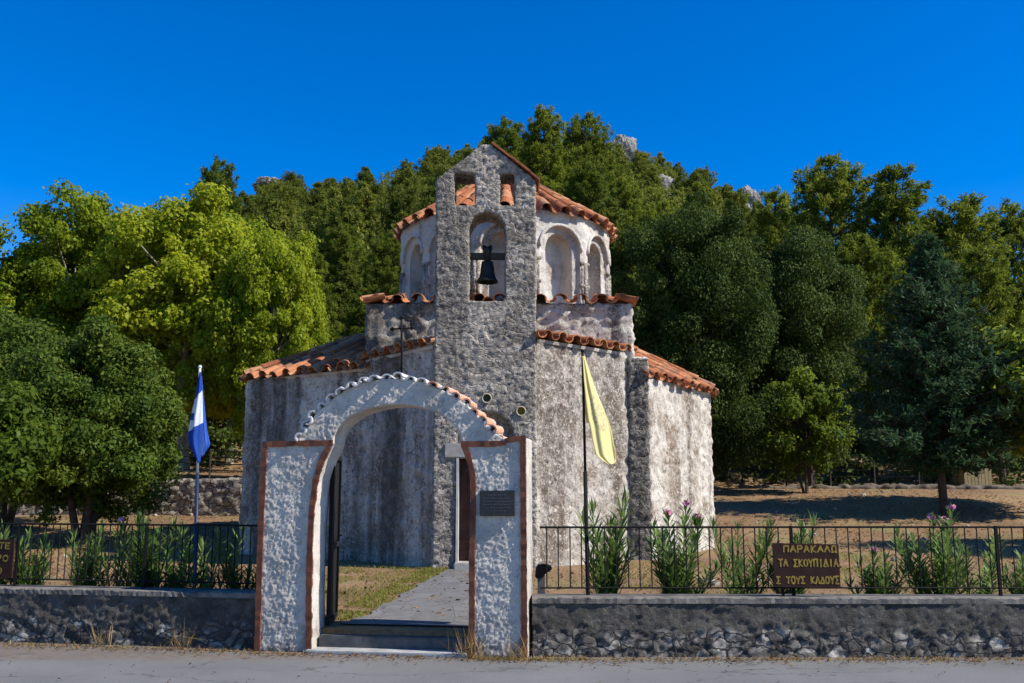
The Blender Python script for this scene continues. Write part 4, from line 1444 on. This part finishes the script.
    for i, (px, py, Y, wk, lab) in enumerate([
            (545, 110, 84, 1.0, 'tallest pine on the summit skyline right behind the bell gable'),
            (585, 118, 88, 1.0, 'pine on the summit skyline right of the bell gable'),
            (508, 122, 90, 1.0, 'pine on the skyline showing above the tip of the bell gable'),
            (625, 180, 68, 1.0, 'light green pine just right of the dome'),
            (660, 205, 60, 1.1, 'light green pine between the dome and the large dark tree'),
            (590, 165, 72, 1.1, 'light green pine rising behind the dome roof'),
            (700, 185, 75, 1.0, 'pine behind the top of the large dark dome shaped tree'),
            (390, 235, 58, 1.1, 'light green pine just left of the dome'),
            (345, 225, 66, 1.1, 'light green pine between the plane trees and the dome'),
            (310, 250, 52, 1.1, 'light green pine standing behind the narrow plane tree'),
            (420, 215, 70, 1.0, 'light green pine partly hidden by the left edge of the bell gable'),
            (222, 162, 62, .7, 'slim dark pine with its tip rising above the plane trees'),
            (365, 300, 46, 1.2, 'low pine above the left roof of the chapel')]):
        place_tree('pine_tree', PN[(i + 1) % 3], px, py, Y, 14, lab, 'pine tree', 'pines close behind the chapel', wk, i * 2.1)
    # hillside forest
    HP = []
    for i in range(5):
        c, tk = pine_tree(90 + i, 11, [3.6, 3.2, 4.2, 3.8, 3.0][i], 1.0, 14, 6, 8, 34, .46, .13, .0, [.5, .7, .4, .45, .8][i], .2, .3, .25)
        bmx = bmesh.new(); bmx.from_mesh(c); bmx.from_mesh(tk)
        nc = len(c.polygons)
        bmx.faces.ensure_lookup_table()
        for f in bmx.faces[nc:]: f.material_index = 1
        me = bpy.data.meshes.new('hill_pine'); bmx.to_mesh(me); bmx.free()
        me.materials.append(M['hill_needle']); me.materials.append(M['bark_dark'])
        HP.append(me)
    rng = random.Random(77)
    pts = []
    tries = 0
    while len(pts) < 292 and tries < 60000:
        tries += 1
        Y = 60 + (Y_RIDGE + 2 - 60) * rng.random() ** .8
        px = rng.uniform(150, 800)
        x = (px - 512) / F_PX * Y
        sp = 4.2 + Y * .019
        if all((x - a) ** 2 + (Y - b) ** 2 > sp * sp for a, b in pts):
            pts.append((x, Y))
    for x, Y in pts:
        o = bpy.data.objects.new('hill_pine', rng.choice(HP)); col.objects.link(o)
        k = rng.uniform(.55, 1.0)
        o.location = (x, Y, H(x, Y) - .3); o.scale = (k * rng.uniform(.9, 1.2), k * rng.uniform(.9, 1.2), k); o.rotation_euler = (0, 0, rng.uniform(0, 6.28))
        setp(o, 'far off pine among the many covering the hill slope behind the chapel', 'pine tree', 'pines on the hillside')
    # scrub between the pines, and the undergrowth in the wood's shade
    nrng = np.random.default_rng(5)
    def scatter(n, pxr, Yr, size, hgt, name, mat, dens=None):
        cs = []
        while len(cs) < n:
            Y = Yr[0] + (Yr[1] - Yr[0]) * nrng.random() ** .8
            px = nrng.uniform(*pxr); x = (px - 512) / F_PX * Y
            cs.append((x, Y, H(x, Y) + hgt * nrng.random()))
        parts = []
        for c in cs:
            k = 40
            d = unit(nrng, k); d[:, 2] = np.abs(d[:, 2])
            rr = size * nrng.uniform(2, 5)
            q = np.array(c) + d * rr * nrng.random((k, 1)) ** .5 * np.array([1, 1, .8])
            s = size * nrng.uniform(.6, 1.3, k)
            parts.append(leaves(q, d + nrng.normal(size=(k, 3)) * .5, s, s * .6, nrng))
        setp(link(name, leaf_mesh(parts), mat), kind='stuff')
    # far small trees of the wood that read as one mass
    parts = []
    cnt = 0
    while cnt < 620:
        Y = 70 + (Y_RIDGE + 3 - 70) * nrng.random() ** .75
        px = nrng.uniform(140, 810); x = (px - 512) / F_PX * Y
        hh = nrng.uniform(3.5, 7.5); rr = hh * nrng.uniform(.26, .42); k = 330
        f = nrng.random(k) ** 1.2
        a_ = nrng.uniform(0, 6.283, k)
        lob = 1 + .35 * np.sin(a_ * 3 + f * 9 + nrng.uniform(0, 6))
        rad = rr * (1 - f) ** .7 * lob * nrng.random(k) ** .4
        q = np.stack([x + np.cos(a_) * rad, Y + np.sin(a_) * rad, H(x, Y) + .3 + f * hh], 1)
        d = np.stack([np.cos(a_), np.sin(a_), np.full(k, .6)], 1) + nrng.normal(size=(k, 3)) * .5
        sz = nrng.uniform(.3, .6, k)
        parts.append(leaves(q, d, sz, sz * .55, nrng, attr=np.clip(nrng.random(k) * .6 + nrng.random() * .4, 0, 1)))
        cnt += 1
    setp(link('distant_wood', leaf_mesh(parts), M['hill_needle']), kind='stuff')
    scatter(1900, (130, 820), (55, 236), .55, .6, 'hillside_scrub', M['hill_needle'])
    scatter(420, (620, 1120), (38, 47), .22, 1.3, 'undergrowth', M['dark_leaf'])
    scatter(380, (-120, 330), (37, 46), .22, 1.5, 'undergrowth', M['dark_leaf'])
trees()

# ------------------------------------------------------------------ crags on the hill
def crags():
    for i, (px, py, Y, sx, sz, lab) in enumerate([
            (622, 155, 205, 4.2, 5.0, 'tall grey crag on the hill right of the summit pines'),
            (654, 190, 190, 4.5, 4.0, 'low grey rocks just below the tall crag on the hill'),
            (746, 200, 212, 3.0, 4.0, 'rounded pale crag at the right end of the hill skyline'),
            (271, 181, 222, 4.2, 1.9, 'pale rocks on the hill skyline above the plane trees'),
            (592, 200, 150, 4.0, 3.5, 'grey rock patch on the hill above the dome')]):
        p = at(px, py + 5, Y)
        bm = bmesh.new()
        bmesh.ops.create_icosphere(bm, subdivisions=5, radius=1.0)
        for v in bm.verts:
            d = v.co.copy()
            k = 1 + .35 * mnoise.noise(d * 1.7 + Vector((i * 5, 0, 0))) + .18 * abs(mnoise.noise(d * 4.5 + Vector((i, 3, 0)))) + .09 * mnoise.noise(d * 11)
            v.co = Vector((d.x * sx, d.y * sx * .8, d.z * sz)) * k
        me = mesh_bm(bm)
        o = link('rock_outcrop', me, M['rock'], smooth=False); o.location = p
        setp(o, lab, 'rock')
crags()

# ------------------------------------------------------------------ back of the yard
def backdrop():
    # retaining wall on the left
    p0, p1 = Vector((-17, 29.35, 0)), Vector((-5.2, 27.36, 0))
    bm = bmesh.new()
    prism(bm, [p0, p1, p1 + Vector((0, .5, 0)), p0 + Vector((0, .5, 0))], lambda p: p + Vector((0, 0, .4)), lambda p: p + Vector((0, 0, 2.15 + .02 * p.x)))
    me = carve(mesh_bm(bm), (), .07)
    roughen(me, lambda p, n: .06 * (stones(p, 2.6, 1.6) - .6) + .03 * fbm(p, 2, 3))
    thing('retaining_wall', me, M['retaining_stone'], (-10, 28.2, .8), 'pale dry stone retaining wall behind the blue and white flag', 'wall', smooth=True)
    # wire fence above it
    def wire_fence(a, b, n, hh, label, mesh_wire):
        a, b = Vector(a), Vector(b)
        root = empty('wire_fence', tuple(a), label, 'fence')
        for i in range(n):
            p = a.lerp(b, i / (n - 1)); p.z = H(p.x, p.y)
            bm = bmesh.new(); tube(bm, [p + Vector((0, 0, -.1)), p + Vector((0, 0, hh))], .035, 6)
            link('post', mesh_bm(bm), M['beam_wood'], root)
        bm = bmesh.new()
        k = 5
        for j in range(k):
            z = hh * (.15 + .8 * j / (k - 1))
            tube(bm, [Vector((a.lerp(b, i / 12).x, a.lerp(b, i / 12).y, H(a.lerp(b, i / 12).x, a.lerp(b, i / 12).y) + z)) for i in range(13)], .007 if mesh_wire else .018, 4, False)
        if mesh_wire:
            L = (b - a).length
            m = int(L / .22)
            for i in range(m):
                q = a.lerp(b, i / m); z = H(q.x, q.y)
                tube(bm, [q.xy.to_3d() + Vector((0, 0, z + .1)), q.xy.to_3d() + Vector((0, 0, z + hh * .95))], .006, 4, False)
        link('wire', mesh_bm(bm), M['iron'], root)
    wire_fence((-12.0, 29.1, 0), (-6.0, 28.0, 0), 5, .95, 'dark fence on top of the retaining wall behind the left flag', False)
    wire_fence((9.0, 37.5, 0), (17.5, 37.2, 0), 6, 1.3, 'wire fence under the trees behind the bluish conifer', True)
    # kerb of stones at the head of the slope
    bm = bmesh.new()
    p0, p1 = Vector((8.6, 36.3, 0)), Vector((20, 35.4, 0))
    prism(bm, [p0, p1, p1 + Vector((0, .4, 0)), p0 + Vector((0, .4, 0))], lambda p: p + Vector((0, 0, 1.2)), lambda p: p + Vector((0, 0, 1.86)))
    me = carve(mesh_bm(bm), (), .09)
    roughen(me, lambda p, n: .10 * (stones(p, 2.0, 1.4) - .6) + .05 * fbm(p, 1.6, 3))
    thing('rubble_wall', me, M['rubble_stone'], (14, 36, 1.5), 'low rubble wall along the top of the brown slope', 'wall', smooth=True)
    # slatted shed
    a, b = at(965, 488, 36.8), at(990, 452, 36.8)
    root = empty('shed', (a.x, 36.8, 1.7), 'small tan boarded shed under the trees right of the bluish conifer', 'shed')
    bm = bmesh.new()
    W = b.x - a.x; n = 8
    for i in range(n):
        bx(bm, (a.x + W * i / n + .008, 36.8, 1.4), (a.x + W * (i + 1) / n - .008, 36.85, b.z - .06))
    bx(bm, (a.x, 36.87, 1.4), (a.x + .06, 38.2, b.z - .06)); bx(bm, (b.x - .06, 36.87, 1.4), (b.x, 38.2, b.z - .06))
    link('board_wall', mesh_bm(bm), M['shed_wood'], root)
    bm = bmesh.new(); bx(bm, (a.x - .1, 36.7, b.z - .055), (b.x + .1, 38.3, b.z)); link('roof', mesh_bm(bm), M['beam_wood'], root)
    # bare trunks standing at the head of the slope
    pr = random.Random(6)
    # loose stones on the slope
backdrop()

# ------------------------------------------------------------------ oleanders
def oleander(seed, h, w, n_st):
    rng = np.random.default_rng(seed); pr = random.Random(seed)
    parts = []; bm = bmesh.new(); tips = []
    for s in range(n_st):
        a = pr.uniform(0, 6.28); lean = w * pr.uniform(.2, 1.0)
        hh = h * pr.uniform(.42, 1.0) * (1 - .2 * lean / w)
        f = Vector((math.cos(a), math.sin(a), 0))
        P = [f * .05, f * lean * .45 + Vector((0, 0, hh * .45)), f * lean + Vector((0, 0, hh))]
        tube(bm, P, [.010, .008, .004], 5, False)
        tips.append(P[2])
        nodes = int(hh / .034)
        for k in range(nodes):
            t_ = .12 + .88 * (k + pr.random() * .4) / nodes
            p = P[0].lerp(P[1], t_ * 2) if t_ < .5 else P[1].lerp(P[2], t_ * 2 - 1)
            if t_ < .4 and pr.random() < .45: continue
            for q in range(3):
                b = k * 1.05 + q * 2.094 + pr.uniform(-.3, .3)
                el = pr.uniform(.35, .95) + (.35 if t_ > .9 else 0)
                d = Vector((math.cos(b) * math.cos(el), math.sin(b) * math.cos(el), math.sin(el)))
                L = pr.uniform(.13, .21) * (1 - .35 * max(0, t_ - .85) / .15)
                c = p + d * L * .5
                nn = Vector((-math.cos(b) * math.sin(el), -math.sin(b) * math.sin(el), math.cos(el)))
                parts.append((np.array(c), np.array(nn), L, .025 * pr.uniform(.8, 1.25), np.array(d), min(1, max(0, pr.random() * .5 + .5 * t_))))
    c, n, L, W, d, at_ = [np.array(x) for x in zip(*parts)]
    return leaf_mesh([leaves(c, n, L, W, rng, .2, d, at_)]), mesh_bm(bm), tips

def oleanders():
    P = [oleander(1, 1.0, .32, 11), oleander(2, .95, .36, 9), oleander(3, 1.15, .46, 17), oleander(4, .75, .42, 13)]
    for c, s, _ in P:
        c.materials.append(M['oleander_leaf']); s.materials.append(M['stem_green'])
    L = [(33, 532, 11.2, 3, .85, 'oleander next to the left notice board', 0), (88, 522, 11.05, 0, .8, 'oleander in the left row, just right of the one by the notice board', 0),
         (122, 515, 11.1, 1, .85, 'oleander with a pink bud in the left row', 1), (152, 510, 11.0, 0, 1.0, 'tallest oleander of the left row', 0),
         (176, 545, 11.0, 3, .8, 'short oleander beside the tallest one of the left row', 0),
         (210, 520, 10.9, 1, .95, 'oleander right behind the blue and white flagpole', 0), (243, 540, 10.8, 0, .8, 'oleander closest to the left gate pillar', 0),
         (4, 522, 11.3, 0, .9, 'oleander behind the left notice board at the photo edge', 0),
         (604, 490, 10.55, 0, 1.05, 'tall oleander beside the black flagpole', 0), (676, 498, 10.5, 2, 1.0, 'wide oleander with a pink flower below the right roof', 3),
         (737, 515, 10.5, 1, .95, 'oleander in the right row between the wide one and the notice board', 0), (786, 513, 10.5, 0, .95, 'oleander behind the right notice board', 0),
         (876, 545, 10.5, 3, .9, 'short oleander with a pink bud in the right row', 1), (930, 502, 10.5, 2, .95, 'tallest oleander of the right row, with pink flowers', 4),
         (972, 530, 10.6, 1, 1.0, 'oleander by the heavy railing post on the right', 0), (1024, 545, 10.4, 3, .9, 'oleander at the right photo edge', 0)]
    for i, (px, py, Y, v, wk, lab, fl) in enumerate(L):
        top = at(px, py, Y); g = H(top.x, Y)
        root = empty('oleander_bush', (top.x, Y, g - .02), lab, 'oleander', 'oleanders behind the railings')
        h = max(q.z for q in P[v][2]) + .06
        k = (top.z - g) / h
        root.scale = (wk * 1.2, wk * 1.2, k); root.rotation_euler = (0, 0, i * 1.7)
        for nm, me in (('foliage', P[v][0]), ('stem', P[v][1])):
            o = bpy.data.objects.new(nm, me); col.objects.link(o); o.parent = root
        if fl:
            tips = sorted(P[v][2], key=lambda q: -q.z)[:fl]
            rng = np.random.default_rng(i)
            for tp in tips:
                n = 14
                d = unit(rng, n); d[:, 2] = np.abs(d[:, 2])
                c = np.array(tp) + np.array([0, 0, .02]) + d * .032
                me = leaf_mesh([leaves(c, d + rng.normal(size=(n, 3)) * .4, (.042), .034, rng)])
                me.materials.append(M['pink_petal'])
                o = bpy.data.objects.new('flower', me); col.objects.link(o); o.parent = root
oleanders()

# ------------------------------------------------------------------ grass
def grass():
    rng = np.random.default_rng(9)
    pr = random.Random(9)
    def field(name, n, fn, hgt, w, mat):
        cs = []
        while len(cs) < n:
            p = fn()
            if p is not None: cs.append(p)
        c = np.array([(x, y, H(x, y) + .0) for x, y in cs])
        d = rng.normal(size=(n, 3)) * .38 + np.array([0, 0, 1.0])
        d /= np.linalg.norm(d, axis=1, keepdims=True)
        l = hgt * rng.uniform(.4, 1.2, n)
        me = leaf_mesh([leaves(c + d * l[:, None] * .45, rng.normal(size=(n, 3)), l, w, rng, .1, d)])
        setp(link(name, me, mat), kind='stuff')
    def on_path(x, y):
        return 10 < y < 16.9 and -1.78 + (y - 10.4) * .105 < x < .28
    def yard_left():
        x, y = pr.uniform(-3.2, .2), pr.uniform(10.7, 17.2)
        e = -1.78 + (y - 10.4) * .105
        if x > e + .04: return None
        d = e - x
        return (x, y) if pr.random() < (1.0 if d < .4 else .28) and mnoise.noise((x * 1.5, y * 1.5, 0)) > -.25 else None
    field('green_grass', 9000, yard_left, .06, .010, M['green_blade'])
    def yard_right():
        x, y = pr.uniform(.3, 7.0), pr.uniform(10.4, 20)
        if y > 16.3 + max(0, x - .4) * .9: return None
        return (x, y) if mnoise.noise((x * .7, y * .7, 5)) > .0 else None
    field('green_grass', 9000, yard_right, .06, .011, M['green_blade'])
    def dry():
        x, y = pr.uniform(-13, 16), pr.uniform(11, 34)
        if on_path(x, y) or (-6 < x < 4.9 and 16.5 < y < 26): return None
        return (x, y) if mnoise.noise((x * .5, y * .5, 9)) > -.15 else None
    field('dry_grass', 26000, dry, .07, .012, M['dry_blade'])
    def verge():
        x = pr.uniform(-8, 8)
        if -2.0 < x < -.45: return None
        dens = .25 + max(0, mnoise.noise((x * 2.1, 0, 1))) * 1.6 + (1.2 if -.5 < x < .7 else 0)
        if pr.random() > dens / 1.6: return None
        off = abs(pr.gauss(0, .10))
        yw = (9.66 if x > .15 else 9.64 + .148 * (.147 - x)) if x > -2.62 else 10.1 - (x + 2.6) * .175
        return (x, yw - .05 - off)
    field('verge_weeds', 2600, verge, .075, .008, M['dry_blade'])
    field('verge_weeds', 900, verge, .06, .009, M['green_blade'])
    def tufts():
        cx, s = pr.choice([(-.47, .05), (-.40, .06), (.05, .05), (-3.4, .08), (-4.3, .05)])
        x = cx + pr.gauss(0, s)
        yw = (9.66 if x > .15 else 9.64 + .148 * (.147 - x)) if x > -2.62 else 10.1 - (x + 2.6) * .175
        return (x, yw - .06 - abs(pr.gauss(0, .03)))
    field('verge_weeds', 170, tufts, .34, .006, M['dry_blade'])
grass()

def litter():
    rng = np.random.default_rng(12); pr = random.Random(12)
    def put(name, n, fn, size, mat, flat=.25):
        c = []
        while len(c) < n:
            p = fn()
            if p is not None: c.append((p[0], p[1], max(0.0, H(*p)) + .008 + .01 * pr.random()))
        nn = rng.normal(size=(n, 3)) * flat + np.array([0, 0, 1.0])
        l = size * rng.uniform(.5, 1.4, n)
        setp(link(name, leaf_mesh([leaves(np.array(c), nn, l, l * .6, rng, .25)]), mat), kind='stuff')
    def edge():
        x = pr.uniform(-9, 9)
        yw = (9.64 if x > .15 else 9.62 + .148 * (.147 - x)) if x > -2.62 else 10.08 - (x + 2.6) * .175
        return (x, yw - .05 - abs(pr.gauss(0, .16)))
    put('leaf_litter', 2600, edge, .035, M['litter_leaf'])
    def road():
        return (pr.uniform(-8, 8), pr.uniform(8.2, 9.5))
    put('leaf_litter', 130, road, .03, M['litter_leaf'])
    def yard():
        x, y = pr.uniform(-13, 17), pr.uniform(10.8, 36)
        if -6 < x < 4.7 and 16.5 < y < 26: return None
        return (x, y)
    put('leaf_litter', 15000, yard, .07, M['litter_leaf'], .4)
    bm = bmesh.new()
    for i in range(420):
        x, y = pr.uniform(-12, 16), pr.uniform(11, 35)
        if (-6 < x < 4.7 and 16.5 < y < 26) or (10 < y < 17 and -1.9 < x < .4): continue
        r = .02 + .07 * pr.random() ** 3
        vs = bmesh.ops.create_icosphere(bm, subdivisions=1, radius=r, matrix=Matrix.Translation((x, y, H(x, y) + r * .2)))['verts']
        for v in vs: v.co += Vector((pr.uniform(-1, 1), pr.uniform(-1, 1), pr.uniform(-1, .4))) * r * .3
    setp(link('pebbles', mesh_bm(bm), M['retaining_stone']), kind='stuff')
litter()
